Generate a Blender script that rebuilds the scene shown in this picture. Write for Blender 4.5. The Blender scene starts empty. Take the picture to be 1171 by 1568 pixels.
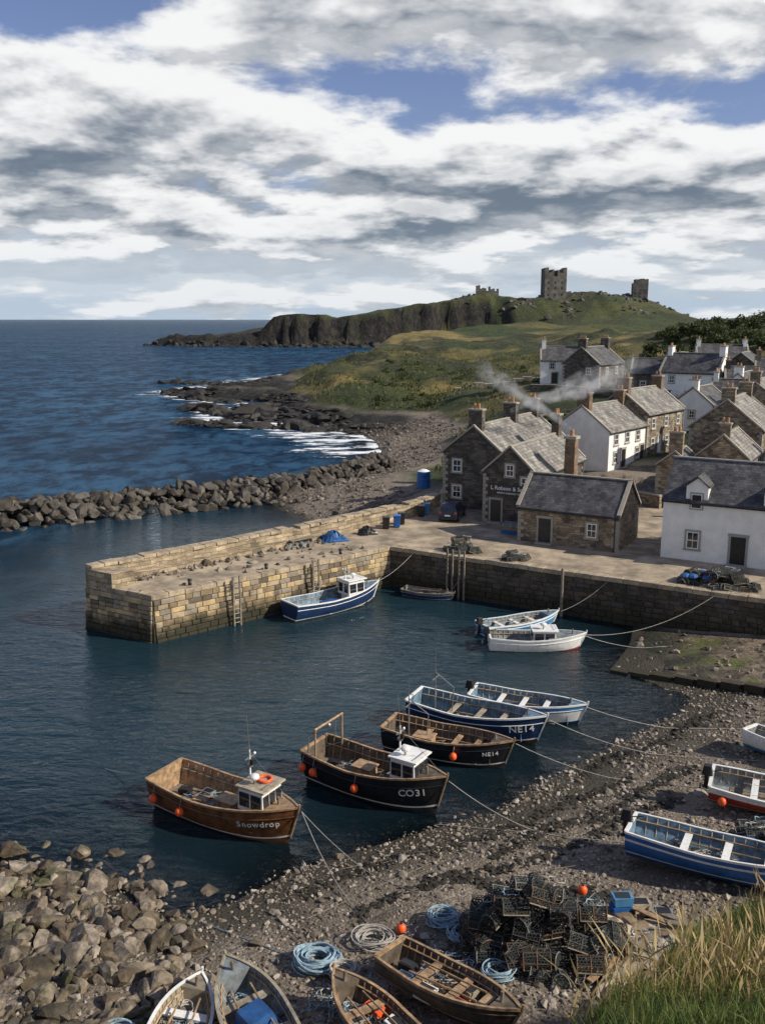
import bpy, math, random
import numpy as np
from mathutils import Vector, Matrix
random.seed(7); rng=np.random.default_rng(7)
S=bpy.context.scene
S.view_settings.view_transform='Standard'; S.view_settings.look='None'; S.view_settings.exposure=0
R=math.radians
# ------------------------------------------------------------ node helpers
class NT:
    def __init__(s,nt): s.nt=nt
    def n(s,t,props=None,**inp):
        x=s.nt.nodes.new(t)
        for k,v in (props or {}).items(): setattr(x,k,v)
        for k,v in inp.items():
            key=int(k[1:]) if (k[0]=='i' and k[1:].isdigit()) else k.replace('_',' ')
            s.set(x.inputs[key],v)
        return x
    def set(s,sock,v):
        if isinstance(v,bpy.types.NodeSocket): s.nt.links.new(v,sock)
        elif isinstance(v,bpy.types.Node): s.nt.links.new(v.outputs[0],sock)
        else:
            if isinstance(v,(tuple,list)) and sock.type=='RGBA' and len(v)==3: v=(*v,1)
            sock.default_value=v
    def math(s,op,a,b=0.0,c=None,clamp=False):
        x=s.nt.nodes.new('ShaderNodeMath'); x.operation=op; x.use_clamp=clamp
        s.set(x.inputs[0],a); s.set(x.inputs[1],b)
        if c is not None: s.set(x.inputs[2],c)
        return x.outputs[0]
    def mix(s,f,a,b,blend='MIX'):
        x=s.nt.nodes.new('ShaderNodeMix'); x.data_type='RGBA'; x.blend_type=blend
        s.set(x.inputs[0],f); s.set(x.inputs[6],a); s.set(x.inputs[7],b); return x.outputs[2]
    def ramp(s,f,lo,hi,a=0.0,b=1.0,smooth=True):
        x=s.nt.nodes.new('ShaderNodeMapRange'); x.interpolation_type='SMOOTHSTEP' if smooth else 'LINEAR'
        s.set(x.inputs[0],f)
        x.inputs[1].default_value=lo; x.inputs[2].default_value=hi; x.inputs[3].default_value=a; x.inputs[4].default_value=b
        return x.outputs[0]
    def noise(s,vec,scale,detail=4,rough=.55,dist=0.0):
        return s.n('ShaderNodeTexNoise',None,Vector=vec,Scale=scale,Detail=detail,Roughness=rough,Distortion=dist).outputs[0]
def newmat(name):
    m=bpy.data.materials.new(name); m.use_nodes=True; nt=m.node_tree; nt.nodes.clear()
    T=NT(nt); out=nt.nodes.new('ShaderNodeOutputMaterial'); return m,T,out
def sc(c,k): return tuple(min(1,x*k) for x in c)
MC={}
def M(name,col,rough=.7,var=.18,scale=2.5,bump=.15,bs=25,metal=0,col2=None,attr=None,spec=.5,moss=None,weed=False,wear=None):
    if name in MC: return MC[name]
    m,T,out=newmat(name)
    co=T.n('ShaderNodeTexCoord').outputs['Object']
    nz=T.noise(co,scale,6,.65)
    f=T.ramp(nz,.3,.7)
    c=T.mix(f,sc(col,1-var),col2 or sc(col,1+var))
    if attr:
        a=T.n('ShaderNodeAttribute',{'attribute_name':attr}).outputs['Fac']
        hs=T.n('ShaderNodeHueSaturation',None,Color=c,Value=T.ramp(a,0,1,.45,1.6,False),Saturation=T.ramp(a,0,1,1.25,.75,False)); c=hs.outputs[0]
    if wear: # scuffs, streaks and grime in the paint
        st=T.n('ShaderNodeMapping',None,Vector=co,Scale=(3,3,.7)).outputs[0]
        c=T.mix(T.ramp(T.noise(st,2.2,7,.75),.55,.68,0,.65),c,wear)
        c=T.mix(T.ramp(T.noise(co,9,5,.8),.62,.70,0,.6),c,(.12,.09,.06))
    if moss:
        c=T.mix(T.ramp(T.noise(co,.7,5,.65),.53,.64,0,.8),c,moss)
        c=T.mix(T.ramp(T.noise(co,.33,4,.6),.50,.60,0,.75),c,(.02,.018,.011))
    if weed:
        z=T.n('ShaderNodeSeparateXYZ',None,Vector=T.n('ShaderNodeNewGeometry').outputs['Position']).outputs[2]
        zz=T.math('ADD',z,T.math('MULTIPLY',T.noise(co,.8,4),1.6))
        c=T.mix(T.ramp(zz,2.5,1.3),c,T.mix(T.noise(co,3,4),(.015,.018,.01),(.05,.04,.02)))
    b=T.n('ShaderNodeBump',None,Height=T.noise(co,bs,5,.6),Strength=bump,Distance=.04)
    p=T.n('ShaderNodeBsdfPrincipled',None,Base_Color=c,Roughness=rough,Metallic=metal,Normal=b)
    p.inputs['Specular IOR Level'].default_value=spec
    T.set(out.inputs[0],p); MC[name]=m; return m
def brickmat(name,c1,c2,mortar,bw,bh,bump=.6,weed=False,dist=.05,rough=.9,ms=.012,var=.5):
    m,T,out=newmat(name)
    uv=T.n('ShaderNodeUVMap').outputs[0]
    nv=T.n('ShaderNodeTexNoise',None,Vector=uv,Scale=1.7/bw*.5,Detail=3)
    off=T.n('ShaderNodeVectorMath',{'operation':'SUBTRACT'},i0=nv.outputs[1],i1=(.5,.5,.5))
    off=T.n('ShaderNodeVectorMath',{'operation':'SCALE'},i0=off.outputs[0],Scale=dist*4)
    v=T.n('ShaderNodeVectorMath',{'operation':'ADD'},i0=uv,i1=off.outputs[0]).outputs[0]
    br=T.n('ShaderNodeTexBrick',{'offset':.5,'squash':1.25,'squash_frequency':3},Vector=v,Color1=(0,0,0),Color2=(1,1,1),Mortar=(.5,.5,.5),Scale=1.0,Mortar_Size=ms,Mortar_Smooth=.4,Bias=0.0,Brick_Width=bw,Row_Height=bh)
    c=T.mix(T.ramp(br.outputs[0],0,1,0,1,False),c1,c2)
    n1=T.noise(uv,.7,5,.6); n2=T.noise(uv,14,5,.7)
    hs=T.n('ShaderNodeHueSaturation',None,Color=c,Value=T.math('ADD',T.ramp(n1,.25,.75,1-var,1+var*.6),T.ramp(n2,.3,.7,-.25,.25)),Saturation=1.0)
    c=T.mix(br.outputs['Fac'],hs.outputs[0],mortar)
    if weed:
        z=T.n('ShaderNodeSeparateXYZ',None,Vector=T.n('ShaderNodeNewGeometry').outputs['Position']).outputs[2]
        zz=T.math('ADD',z,T.math('MULTIPLY',T.noise(uv,1.3,4),1.4))
        c=T.mix(T.ramp(zz,2.5,1.1),c,T.mix(T.noise(uv,5,4),(.02,.025,.014),(.05,.042,.02)))
    hgt=T.math('ADD',T.math('MULTIPLY',br.outputs['Fac'],-1.0),T.math('MULTIPLY',T.noise(uv,9/bw*.4,5,.65),.9))
    b=T.n('ShaderNodeBump',None,Height=hgt,Strength=bump,Distance=.05)
    p=T.n('ShaderNodeBsdfPrincipled',None,Base_Color=c,Roughness=rough,Normal=b)
    T.set(out.inputs[0],p); return m
# ------------------------------------------------------------ mesh builder
def tri_basis(d):
    d=d.normalized(); a=Vector((0,0,1)) if abs(d.z)<.9 else Vector((1,0,0))
    u=d.cross(a).normalized(); return u,d.cross(u).normalized()
class MB:
    def __init__(s): s.V=[];s.F=[];s.I=[];s.mats=[]
    def mi(s,m):
        if m not in s.mats: s.mats.append(m)
        return s.mats.index(m)
    def add(s,vs,fs,m):
        o=len(s.V); s.V+= [tuple(v) for v in vs]; k=s.mi(m)
        for f in fs: s.F.append([o+i for i in f]); s.I.append(k)
    def box(s,c,d,m,rz=0,tx=1,ty=1,ry=0,mat=None):
        x,y,z=d[0]/2,d[1]/2,d[2]/2
        vs=[Vector((sx*x*(tx if sz>0 else 1),sy*y*(ty if sz>0 else 1),sz*z)) for sz in(-1,1) for sx,sy in((-1,-1),(1,-1),(1,1),(-1,1))]
        mm=Matrix.Translation(c)@Matrix.Rotation(rz,4,'Z')@Matrix.Rotation(ry,4,'Y')
        if mat is not None: mm=mat@mm
        s.add([mm@v for v in vs],[(0,3,2,1),(4,5,6,7),(0,1,5,4),(1,2,6,5),(2,3,7,6),(3,0,4,7)],m)
    def cyl(s,a,b,r0,r1,m,n=10,caps=True):
        a=Vector(a);b=Vector(b);u,w=tri_basis(b-a);vs=[]
        for p,r in((a,r0),(b,r1)):
            for i in range(n):
                t=2*math.pi*i/n; vs.append(p+u*math.cos(t)*r+w*math.sin(t)*r)
        fs=[(i,(i+1)%n,n+(i+1)%n,n+i) for i in range(n)]
        if caps: fs+=[tuple(range(n))[::-1],tuple(range(n,2*n))]
        s.add(vs,fs,m)
    def tube(s,P,r,m,n=5):
        P=[Vector(p) for p in P]; vs=[];fs=[]
        for i,p in enumerate(P):
            d=P[min(i+1,len(P)-1)]-P[max(i-1,0)]
            if d.length<1e-6: d=Vector((1,0,0))
            u,w=tri_basis(d)
            rr=r[i] if isinstance(r,(list,tuple)) else r
            for k in range(n):
                t=2*math.pi*k/n; vs.append(p+u*math.cos(t)*rr+w*math.sin(t)*rr)
        for i in range(len(P)-1):
            for k in range(n): fs.append((i*n+k,i*n+(k+1)%n,(i+1)*n+(k+1)%n,(i+1)*n+k))
        fs+=[tuple(range(n))[::-1],tuple(range((len(P)-1)*n,len(P)*n))]
        s.add(vs,fs,m)
    def ball(s,c,r,m,sg=12,rg=8,sq=(1,1,1)):
        vs=[];fs=[]
        for j in range(rg+1):
            a=math.pi*j/rg
            for i in range(sg):
                t=2*math.pi*i/sg; vs.append((c[0]+r*sq[0]*math.sin(a)*math.cos(t),c[1]+r*sq[1]*math.sin(a)*math.sin(t),c[2]+r*sq[2]*math.cos(a)))
        for j in range(rg):
            for i in range(sg): fs.append((j*sg+i,(j+1)*sg+i,(j+1)*sg+(i+1)%sg,j*sg+(i+1)%sg))
        s.add(vs,fs,m)
    def prism(s,poly,z0,z1,m,mt=None,bot=None,sm={}):
        n=len(poly); bp=bot or poly
        zt=z1 if isinstance(z1,(list,tuple)) else [z1]*n
        vs=[(p[0],p[1],z0) for p in bp]+[(p[0],p[1],zt[i]) for i,p in enumerate(poly)]
        for i in range(n): s.add([vs[i],vs[(i+1)%n],vs[n+(i+1)%n],vs[n+i]],[(0,1,2,3)],sm.get(i,m))
        s.add([vs[n+i] for i in range(n)],[tuple(range(n))],mt or m)
    def obj(s,name,parent=None,loc=(0,0,0),rz=0,smooth=False,bevel=0):
        me=bpy.data.meshes.new(name); me.from_pydata(s.V,[],s.F)
        for m in s.mats: me.materials.append(m)
        me.polygons.foreach_set('material_index',s.I)
        uv=me.uv_layers.new(name='UVMap'); dat=np.zeros(len(me.loops)*2)
        V=s.V
        for p in me.polygons:
            n=p.normal
            if abs(n.z)>.85: tu=Vector((1,0,0)); tv=Vector((0,1,0))
            else:
                tu=Vector((-n.y,n.x,0)).normalized(); tv=n.cross(tu)
            for li,vi in zip(p.loop_indices,p.vertices):
                v=V[vi]; dat[2*li]=tu[0]*v[0]+tu[1]*v[1]+tu[2]*v[2]; dat[2*li+1]=tv[0]*v[0]+tv[1]*v[1]+tv[2]*v[2]
        uv.data.foreach_set('uv',dat)
        if smooth: me.polygons.foreach_set('use_smooth',[True]*len(me.polygons))
        me.update()
        o=bpy.data.objects.new(name,me); S.collection.objects.link(o); o.location=loc; o.rotation_euler[2]=rz
        if parent: o.parent=parent
        if bevel:
            b=o.modifiers.new('b','BEVEL'); b.width=bevel; b.segments=2; b.limit_method='ANGLE'
        return o
def empty(name,loc=(0,0,0),rot=(0,0,0)):
    e=bpy.data.objects.new(name,None); S.collection.objects.link(e); e.location=loc; e.rotation_euler=rot; return e
def mesh_np(name,V,F,mats,attrs=None,smooth=False,parent=None):
    V=np.asarray(V,dtype=np.float32);F=np.asarray(F,dtype=np.int32);k=F.shape[1]
    me=bpy.data.meshes.new(name); me.vertices.add(len(V)); me.vertices.foreach_set('co',V.ravel())
    me.loops.add(F.size); me.loops.foreach_set('vertex_index',F.ravel())
    me.polygons.add(len(F)); me.polygons.foreach_set('loop_start',np.arange(len(F),dtype=np.int32)*k)
    try: me.polygons.foreach_set('loop_total',np.full(len(F),k,dtype=np.int32))
    except Exception: pass
    me.polygons.foreach_set('use_smooth',np.full(len(F),smooth))
    for m in mats: me.materials.append(m)
    for nme,a in (attrs or {}).items():
        at=me.attributes.new(nme,'FLOAT','POINT'); at.data.foreach_set('value',np.asarray(a,dtype=np.float32))
    me.update(calc_edges=True); me.validate()
    o=bpy.data.objects.new(name,me); S.collection.objects.link(o)
    if parent:o.parent=parent
    return o
# ------------------------------------------------------------ noise / terrain
PT=rng.random((256,256))
def vn(x,y):
    xi=np.floor(x).astype(int);yi=np.floor(y).astype(int);fx=x-xi;fy=y-yi
    fx=fx*fx*(3-2*fx);fy=fy*fy*(3-2*fy)
    a=PT[xi&255,yi&255];b=PT[(xi+1)&255,yi&255];c=PT[xi&255,(yi+1)&255];d=PT[(xi+1)&255,(yi+1)&255]
    return (a*(1-fx)+b*fx)*(1-fy)+(c*(1-fx)+d*fx)*fy
def fbm(x,y,s,o=4):
    r=0;a=1;t=0
    for i in range(o):
        r=r+a*vn(x/s+17.3*i,y/s+5.1*i);t+=a;a*=.5;s=s/2.03
    return r/t
def ss(x): x=np.clip(x,0,1); return x*x*(3-2*x)
COAST=[(-90,22),(-40,26),(-19,31.2),(-14.4,31.3),(-12.3,30.3),(-9.5,29.5),(-7.3,28),(-5.4,28.7),(-3.3,30.7),(-.6,32.2),(1.95,33.6),(4.7,34.8),(6,36.5),(8.8,38.9),(12,41.8),(15.3,44.5),(16.7,46.7),(15,48.8),(13.5,51.2),(15.5,55),(17.5,61),(10,70),(4,76),(-3,78),(-6,84),(-7.6,90),(-11,97),(-13,103),(-8,109),(-2,118),(-.5,128),(0,140),(-1.2,154),(-4,163),(-13,171),(-16,182),(-28,190),(-30,205),(-24,220),(-40,240),(-54,256),(-50,275),(-40,305),(-22,350),(-15,400),(-14,460),(0,540),(12,620),(7,695),(-41,690),(-83,697),(-112,700),(-165,725),(-185,745),(-150,775),(-100,800),(0,860),(100,900),(300,1500),(1200,4200),(5000,4200),(5000,-80),(-90,-80)]
QUAY=[(-19.5,58.5),(-14.4,55.5),(.6,68.3),(23.7,54.8),(45,42.3),(62,50),(62,70),(36,78),(28,86),(18,92),(6,93),(4.8,84),(3.2,81),(-5.5,71.6)]
def sdist(x,y,poly):
    d=np.full(x.shape,1e9);ins=np.zeros(x.shape,bool);n=len(poly)
    for i in range(n):
        ax,ay=poly[i];bx,by=poly[(i+1)%n];ex,ey=bx-ax,by-ay
        t=np.clip(((x-ax)*ex+(y-ay)*ey)/(ex*ex+ey*ey),0,1)
        d=np.minimum(d,(x-ax-t*ex)**2+(y-ay-t*ey)**2)
        if ay!=by:
            c=((ay>y)!=(by>y))&(x<(bx-ax)*(y-ay)/(by-ay)+ax); ins^=c
    d=np.sqrt(d); return np.where(ins,d,-d)
CP=np.array([(0,25,2),(-10,22,2),(12,30,1.5),(18,42,1.4),(20,50,1.3),(-20,20,2.3),(30,38,2.2),(10,75,2.9),(20,66,2.9),(30,60,2.9),(5,85,2.9),(12,90,3),(20,92,4.0),(23.2,94,4.7),(30,100,5.2),(37,94,4.5),(30,86,3.8),(0,95,2.6),(2,110,2.8),(5,125,2.5),(3,150,2),(5,170,2.5),(15,130,4.5),(25,125,6),(45,120,7),(60,100,6),(5,190,3),(0,205,6),(-5,225,7),(-10,250,8),(0,280,10),(20,220,8),(20,180,6.5),(31,171,8.7),(48,150,8),(60,180,10),(90,220,13),(124,300,18),(150,250,18),(-25,320,5),(0,400,9),(30,500,12.5),(80,560,15),(100,400,14),(150,600,19.5),(100,600,17),(20,640,7),(40,690,10),(250,700,18),(300,500,18),(-20,240,2.5),(-40,260,1.2),(-30,290,2),(-25,200,1.3),(500,1500,20),(0,0,2),(40,10,3)],float)
YE=([-60,-30,-5,1,3,4.5,6,8,11,20,40],[4,6,7.0,9.4,11.2,13.1,15.7,18,19.5,21,24])
def H(x,y):
    x=np.asarray(x,float);y=np.asarray(y,float)
    d=sdist(x,y,COAST)
    num=0;den=0
    for cx,cy,cz in CP:
        w=1/(((x-cx)**2+(y-cy)**2)+4)**1.6; num=num+w*cz;den=den+w
    T=num/den
    W=np.interp(y,[0,60,80,120,140,180,230,300,690,720],[22,22,12,10,16,15,13,15,20,8])
    h=np.where(d>0,T*np.clip(d/W,0,1)**.9,np.maximum(d*np.interp(y,[0,60,120],[.17,.2,.15]),-5))
    rock=ss((y-158)/20)*np.exp(-((d-0)/13)**2)*(1-ss((y-420)/80))
    rn=fbm(x+y*.4,y*2.2,12,5)-.5
    h=h+rock*rn*6.5
    du=ss((y-180)/30)*ss((d-6)/12)*(1-ss((y-620)/60))
    h=h+du*((fbm(x,y*.8,30,4)-.5)*7+(np.abs(fbm(x,y*.8,13,4)-.5)*6-.7)*(y<420))
    h=h+ss(d/3)*(1-ss((y-60)/20))*(fbm(x,y,2.2,4)-.5)*.22
    # headland
    rid=np.interp(x,[-190,-172,-150,-120,-92,-83,-45,-38,7,54,80,110,140,170,215,237,250,300,500],[-1,2,6,9,13,22,22,20.5,28,34.6,40,37,36.5,42,34,24,19,17,17])
    y0=np.interp(x,[-185,-165,-112,-41,7,50,75,100,160,260],[748,730,706,697,704,722,716,672,640,640])+ (fbm(x,y*.15,9,4)-.5)*16
    w=np.interp(x,[-170,-90,50,75,100,160,260],[22,7,9,30,85,120,140])
    hl=ss((y-y0)/w)*(1-ss((y-860)/200))*ss(d/4)*(y>600)
    h=h+(rid+(fbm(x,y,30,5)-.5)*7-h)*hl
    # bank under the viewpoint
    ye=np.interp(x,*YE)+(fbm(x,y,3,3)-.5)*1.0
    zb=lambda yy: np.where(yy<10,18.2-.68*np.maximum(yy,0),11.4-.5*(yy-10))-1.6*np.clip((3-x)/2.5,0,1)*ss(yy/5)
    bank=np.where(y<ye,zb(y),zb(ye)-1.9*(y-ye))+(fbm(x,y,1.6,3)-.5)*.3
    h=np.where(y<32,np.maximum(h,bank),h)
    q=sdist(x,y,QUAY)
    h=np.where(q>0,np.minimum(h,2.85),h)
    h=np.where((q<=0)&(q>-2.5)&(y>60)&(x>5),np.minimum(h,2.98+(-q)*.35+.02),h)
    return h
def hz(x,y): return float(H(np.array([x]),np.array([y]))[0])
def fan(s0,s1,n,m,a):
    s=np.exp(np.linspace(math.log(s0),math.log(s1),n));A=np.linspace(-a,a,m)
    SS,AA=np.meshgrid(s,A,indexing='ij'); X=(AA*SS).ravel();Y=(SS-25).ravel()
    i=np.arange(n-1)[:,None]*m+np.arange(m-1)[None,:]
    F=np.stack([i,i+1,i+m+1,i+m],-1).reshape(-1,4); return X,Y,F
X,Y,F=fan(14,4200,680,660,.98)
Z=H(X,Y)
n,m=680,660
ZG=Z.reshape(n,m);XG=X.reshape(n,m);YG=Y.reshape(n,m)
gy=np.gradient(ZG,axis=0)/np.gradient(YG,axis=0); gx=np.gradient(ZG,axis=1)/np.gradient(XG,axis=1)
slope=np.sqrt(gx**2+gy**2).ravel()
dco=sdist(X,Y,COAST)
nz=fbm(X,Y,9,4)
rockm=np.clip(ss((slope-.75)/.5)*(Y>400)+ss((slope-1.1)/.5)*(Y>180)+ss((Y-150)/15)*(1-ss((Z-1.2-nz*1.6)/.9))*(1-ss((X-2)/8)*(Y<185)),0,1)
rockm=np.maximum(rockm,(1-ss((X+90)/12))*(Y>650)*(1-.5*ss((fbm(X,Y,12,3)-.55)/.1)))
grass=np.clip(ss((Z-2.7-(nz-.5)*2)/.8)*ss((Y-96)/6)+(Y<30)*ss((Z-2.6)/.8),0,1)
grass=np.maximum(grass,ss(1.6*(1-np.hypot((X-7)/5.5,(Y-102)/10))))
grass=np.maximum(grass,ss((Y-172)/8)*ss((Z-1.9)/1.0))
scrub=ss((fbm(X+40,Y*.8,22,5)-.47)/.07)*(Y>110)*(Y<460)
scrub=np.maximum(scrub,.8*ss((fbm(X,Y*.5,26,5)-.46)/.08)*(Y>650))
dry=np.clip(np.exp(-((X-50)/60)**2-((Y-430)/140)**2)*1.6*ss((fbm(X,Y,60,4)-.36)/.15)+.6*ss((fbm(X,Y,16,5)-.52)/.12)*(Y<420),0,1)*(1-.6*scrub)
dry=np.where(Y<30,.35,dry);dry=np.where(Y>640,.15*ss((fbm(X,Y,25,5)-.46)/.1),dry)
def terrmat():
    m,T,out=newmat('terrain_ground')
    pos=T.n('ShaderNodeNewGeometry').outputs['Position']
    at=lambda nme:T.n('ShaderNodeAttribute',{'attribute_name':nme}).outputs['Fac']
    z=T.n('ShaderNodeSeparateXYZ',None,Vector=pos).outputs[2]
    vo=T.n('ShaderNodeTexVoronoi',None,Vector=pos,Scale=9.0,Randomness=1.0)
    n1=T.noise(pos,.9,6,.6);n2=T.noise(pos,7,5,.7)
    vb=T.n('ShaderNodeRGBToBW',None,Color=vo.outputs['Color']).outputs[0]
    peb=T.mix(vb,(.08,.066,.052),(.42,.35,.27))
    peb=T.mix(T.ramp(n1,.35,.65),peb,T.mix(n2,(.10,.081,.062),(.34,.275,.205)))
    peb=T.mix(T.ramp(T.noise(pos,.35,5,.6),.5,.64,0,.75),peb,(.05,.043,.032))
    wet=T.ramp(z,.42,.1)
    peb=T.mix(wet,peb,T.mix(n2,(.016,.017,.012),(.085,.066,.038)))
    g=T.mix(T.ramp(T.noise(pos,.25,8,.7),.35,.65),(.026,.044,.011),(.085,.115,.026))
    g=T.mix(T.ramp(T.noise(pos,1.5,6,.75),.4,.6),g,(.034,.045,.013))
    g2=T.mix(T.ramp(T.noise(pos,.12,8,.7),.3,.7),(.14,.12,.036),(.36,.26,.09))
    g=T.mix(at('dry'),g,g2)
    g=T.mix(T.math('MULTIPLY',at('scrub'),T.ramp(T.noise(pos,.6,6,.7),.35,.6)),g,(.018,.026,.009))
    st=T.n('ShaderNodeMapping',None,Vector=pos,Scale=(.35,.35,.1))
    r=T.mix(T.ramp(T.noise(st.outputs[0],1.3,8,.75),.40,.70),(.008,.008,.009),(.06,.052,.04))
    c=T.mix(at('grass'),peb,g); c=T.mix(at('rock'),c,r)
    hgt=T.math('ADD',T.math('MULTIPLY',vo.outputs['Distance'],-.6),T.math('MULTIPLY',T.noise(pos,3,9,.75),1.2))
    b=T.n('ShaderNodeBump',None,Height=hgt,Strength=1.0,Distance=.12)
    bb=T.n('ShaderNodeBump',None,Height=T.noise(pos,.35,8,.7),Strength=T.math('MAXIMUM',at('rock'),T.math('MULTIPLY',at('grass'),.9)),Distance=2.4,Normal=b)
    p=T.n('ShaderNodeBsdfPrincipled',None,Base_Color=c,Roughness=T.math('SUBTRACT',.95,T.math('MULTIPLY',wet,.45)),Normal=bb)
    T.set(out.inputs[0],p); return m
mesh_np('terrain',np.stack([X,Y,Z],1),F,[terrmat()],{'grass':grass,'rock':rockm,'dry':dry,'scrub':scrub},smooth=True)
# ------------------------------------------------------------ water
X,Y,F=fan(20,90000,760,420,1.0)
Hw=H(np.clip(X,-4000,4900),np.minimum(Y,4100));dco=sdist(X,Y,COAST)
opn=np.clip(ss((Y-85)/30)+ss((-X-20)/25)*ss((Y-40)/30),0,1)
foam=np.where((Y>112)&(Y<640)&(X>-85),np.exp(-np.abs(np.minimum(Hw,0)+.1)/.7)*np.interp(Y,[112,130,300,640],[0,1.0,1.0,.6]),0)
foam=np.maximum(foam,.86*np.exp(-((np.minimum(dco,0)+7)/11)**2)*ss((Y-122)/20)*(Y<345))
foam=np.where((X<-30)&(Y>550)&(Y<770),np.maximum(foam,.9*np.exp(dco/7)),foam)
def watermat():
    m,T,out=newmat('sea_water')
    pos=T.n('ShaderNodeNewGeometry').outputs['Position']
    at=lambda nme:T.n('ShaderNodeAttribute',{'attribute_name':nme}).outputs['Fac']
    op=at('open')
    mp=T.n('ShaderNodeMapping',None,Vector=pos,Rotation=(0,0,R(20)),Scale=(.5,1,1)).outputs[0]
    mo=T.n('ShaderNodeMapping',None,Vector=pos,Rotation=(0,0,R(-15)),Scale=(1,.62,1)).outputs[0]
    w1=T.noise(mp,2.6,4,.6,.5); w2=T.noise(mo,.26,8,.72,.4); w0=T.noise(mp,.6,3,.5,.5)
    w3=T.noise(mo,.075,9,.74,.3)
    hh=T.math('ADD',T.math('MULTIPLY',w1,.12),T.math('MULTIPLY',w0,.26))
    hs=T.math('ADD',T.math('MULTIPLY',w2,4.4),T.math('MULTIPLY',w3,3.0))
    hgt=T.math('ADD',hh,T.math('MULTIPLY',hs,op))
    b=T.n('ShaderNodeBump',None,Height=hgt,Strength=1.0,Distance=.7)
    fr=T.n('ShaderNodeFresnel',None,IOR=1.33,Normal=b)
    pat=T.ramp(T.math('ADD',T.math('MULTIPLY',w2,.55),T.math('MULTIPLY',w3,.45)),.44,.57)
    pat2=T.ramp(T.noise(mp,.012,5,.6),.35,.65)
    sea=T.mix(pat,(.003,.018,.045),T.mix(pat2,(.018,.062,.125),(.032,.10,.185)))
    deep=T.mix(op,(.011,.031,.043),sea)
    df=T.n('ShaderNodeBsdfDiffuse',None,Color=deep)
    tr=T.n('ShaderNodeBsdfTransparent',None,Color=(.66,.70,.58))
    base=T.n('ShaderNodeMixShader',None,Fac=at('depth'),i1=tr.outputs[0],i2=df.outputs[0])
    gl=T.n('ShaderNodeBsdfGlossy',None,Color=(.93,.96,1),Roughness=T.math('ADD',.03,T.math('MULTIPLY',op,.08)),Normal=b)
    s=T.n('ShaderNodeMixShader',None,Fac=T.math('MULTIPLY',fr.outputs[0],T.math('SUBTRACT',1.0,T.math('MULTIPLY',op,.6))),i1=base.outputs[0],i2=gl.outputs[0])
    fm=T.n('ShaderNodeMapping',None,Vector=pos,Scale=(.4,1,1)).outputs[0]
    fn=T.noise(fm,.30,9,.72)
    ff=T.math('ADD',at('foam'),T.math('MULTIPLY',T.math('SUBTRACT',fn,.5),2.8))
    fo=T.math('MULTIPLY',T.ramp(ff,.76,.98),T.ramp(at('foam'),.08,.3))
    caps=T.math('MULTIPLY',T.ramp(T.noise(fm,.14,9,.76),.665,.69),op)
    fo=T.math('MAXIMUM',fo,T.math('MULTIPLY',caps,.7))
    s2=T.n('ShaderNodeMixShader',None,Fac=fo,i1=s.outputs[0],i2=T.n('ShaderNodeBsdfDiffuse',None,Color=(.8,.83,.85)).outputs[0])
    T.set(out.inputs[0],s2.outputs[0]); return m
mesh_np('sea_water',np.stack([X,Y,X*0],1),F,[watermat()],{'depth':np.clip(-Hw/1.7,0,1)**.6,'open':opn,'foam':foam},smooth=True)
# ------------------------------------------------------------ world / sun / camera
EL=R(34); AZ=Vector((.965,-.26,0)).normalized()
sd=Vector((AZ.x*math.cos(EL),AZ.y*math.cos(EL),math.sin(EL)))
W=bpy.data.worlds.new('World'); S.world=W; W.use_nodes=True; nt=W.node_tree; nt.nodes.clear(); T=NT(nt)
wo=nt.nodes.new('ShaderNodeOutputWorld')
sky=T.n('ShaderNodeTexSky',{'sky_type':'NISHITA','sun_disc':False,'sun_elevation':EL,'sun_rotation':math.atan2(AZ.x,AZ.y),'air_density':1.0,'dust_density':.3,'ozone_density':1.5})
bg1=T.n('ShaderNodeBackground',None,Color=T.mix(1.0,sky.outputs[0],(1.0,.93,1.12),'MULTIPLY'),Strength=.092)
g=T.n('ShaderNodeTexCoord').outputs['Generated']
sp=T.n('ShaderNodeSeparateXYZ',None,Vector=g)
def cl(dz,scale,detail,off=0.0,rough=.55,dist=.0,o=.2):
    zz=T.math('ADD',T.math('MAXIMUM',sp.outputs[2],0.0),o+dz)
    v=T.n('ShaderNodeCombineXYZ',None,X=T.math('ADD',T.math('DIVIDE',sp.outputs[0],zz),off),Y=T.math('DIVIDE',sp.outputs[1],zz),Z=off)
    return T.noise(v.outputs[0],scale,detail,rough,dist)
n0=cl(0,1.9,12,5.3,.56,.1); n1=cl(.016,1.9,5,5.3,.56,.1)
big=cl(0,.7,3,2.6,.5)
el=sp.outputs[2]
cov=T.math('ADD',T.math('ADD',n0,T.math('MULTIPLY',T.math('SUBTRACT',big,.5),.30)),T.ramp(el,.03,.105,-.035,.145))
cov=T.math('SUBTRACT',cov,T.math('MULTIPLY',T.ramp(sp.outputs[0],-.20,-.34,0,.2),T.ramp(el,.22,.28)))
cov=T.math('SUBTRACT',cov,T.ramp(el,.36,.62,0,.24))
dens=T.ramp(cov,.45,.56)
lit=T.math('MINIMUM',T.math('MAXIMUM',T.math('MULTIPLY',T.math('SUBTRACT',n0,n1),6.0),-.4),.5)
thick=T.ramp(cov,.57,.80)
lum=T.math('ADD',T.math('SUBTRACT',.88,T.math('MULTIPLY',thick,.56)),lit)
lum=T.math('SUBTRACT',lum,T.math('MULTIPLY',T.math('MULTIPLY',T.ramp(el,.06,.115),T.ramp(el,.21,.14)),.2))
lum=T.math('ADD',lum,T.math('MULTIPLY',T.math('SUBTRACT',cl(0,6.0,8,1.7,.6),.5),.7))
lum=T.ramp(lum,-.1,1.08,0,1)
cc=T.mix(lum,(.16,.205,.265),(.98,.98,.975))
haze=T.ramp(el,.0,.13,.92,0.0)
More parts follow.
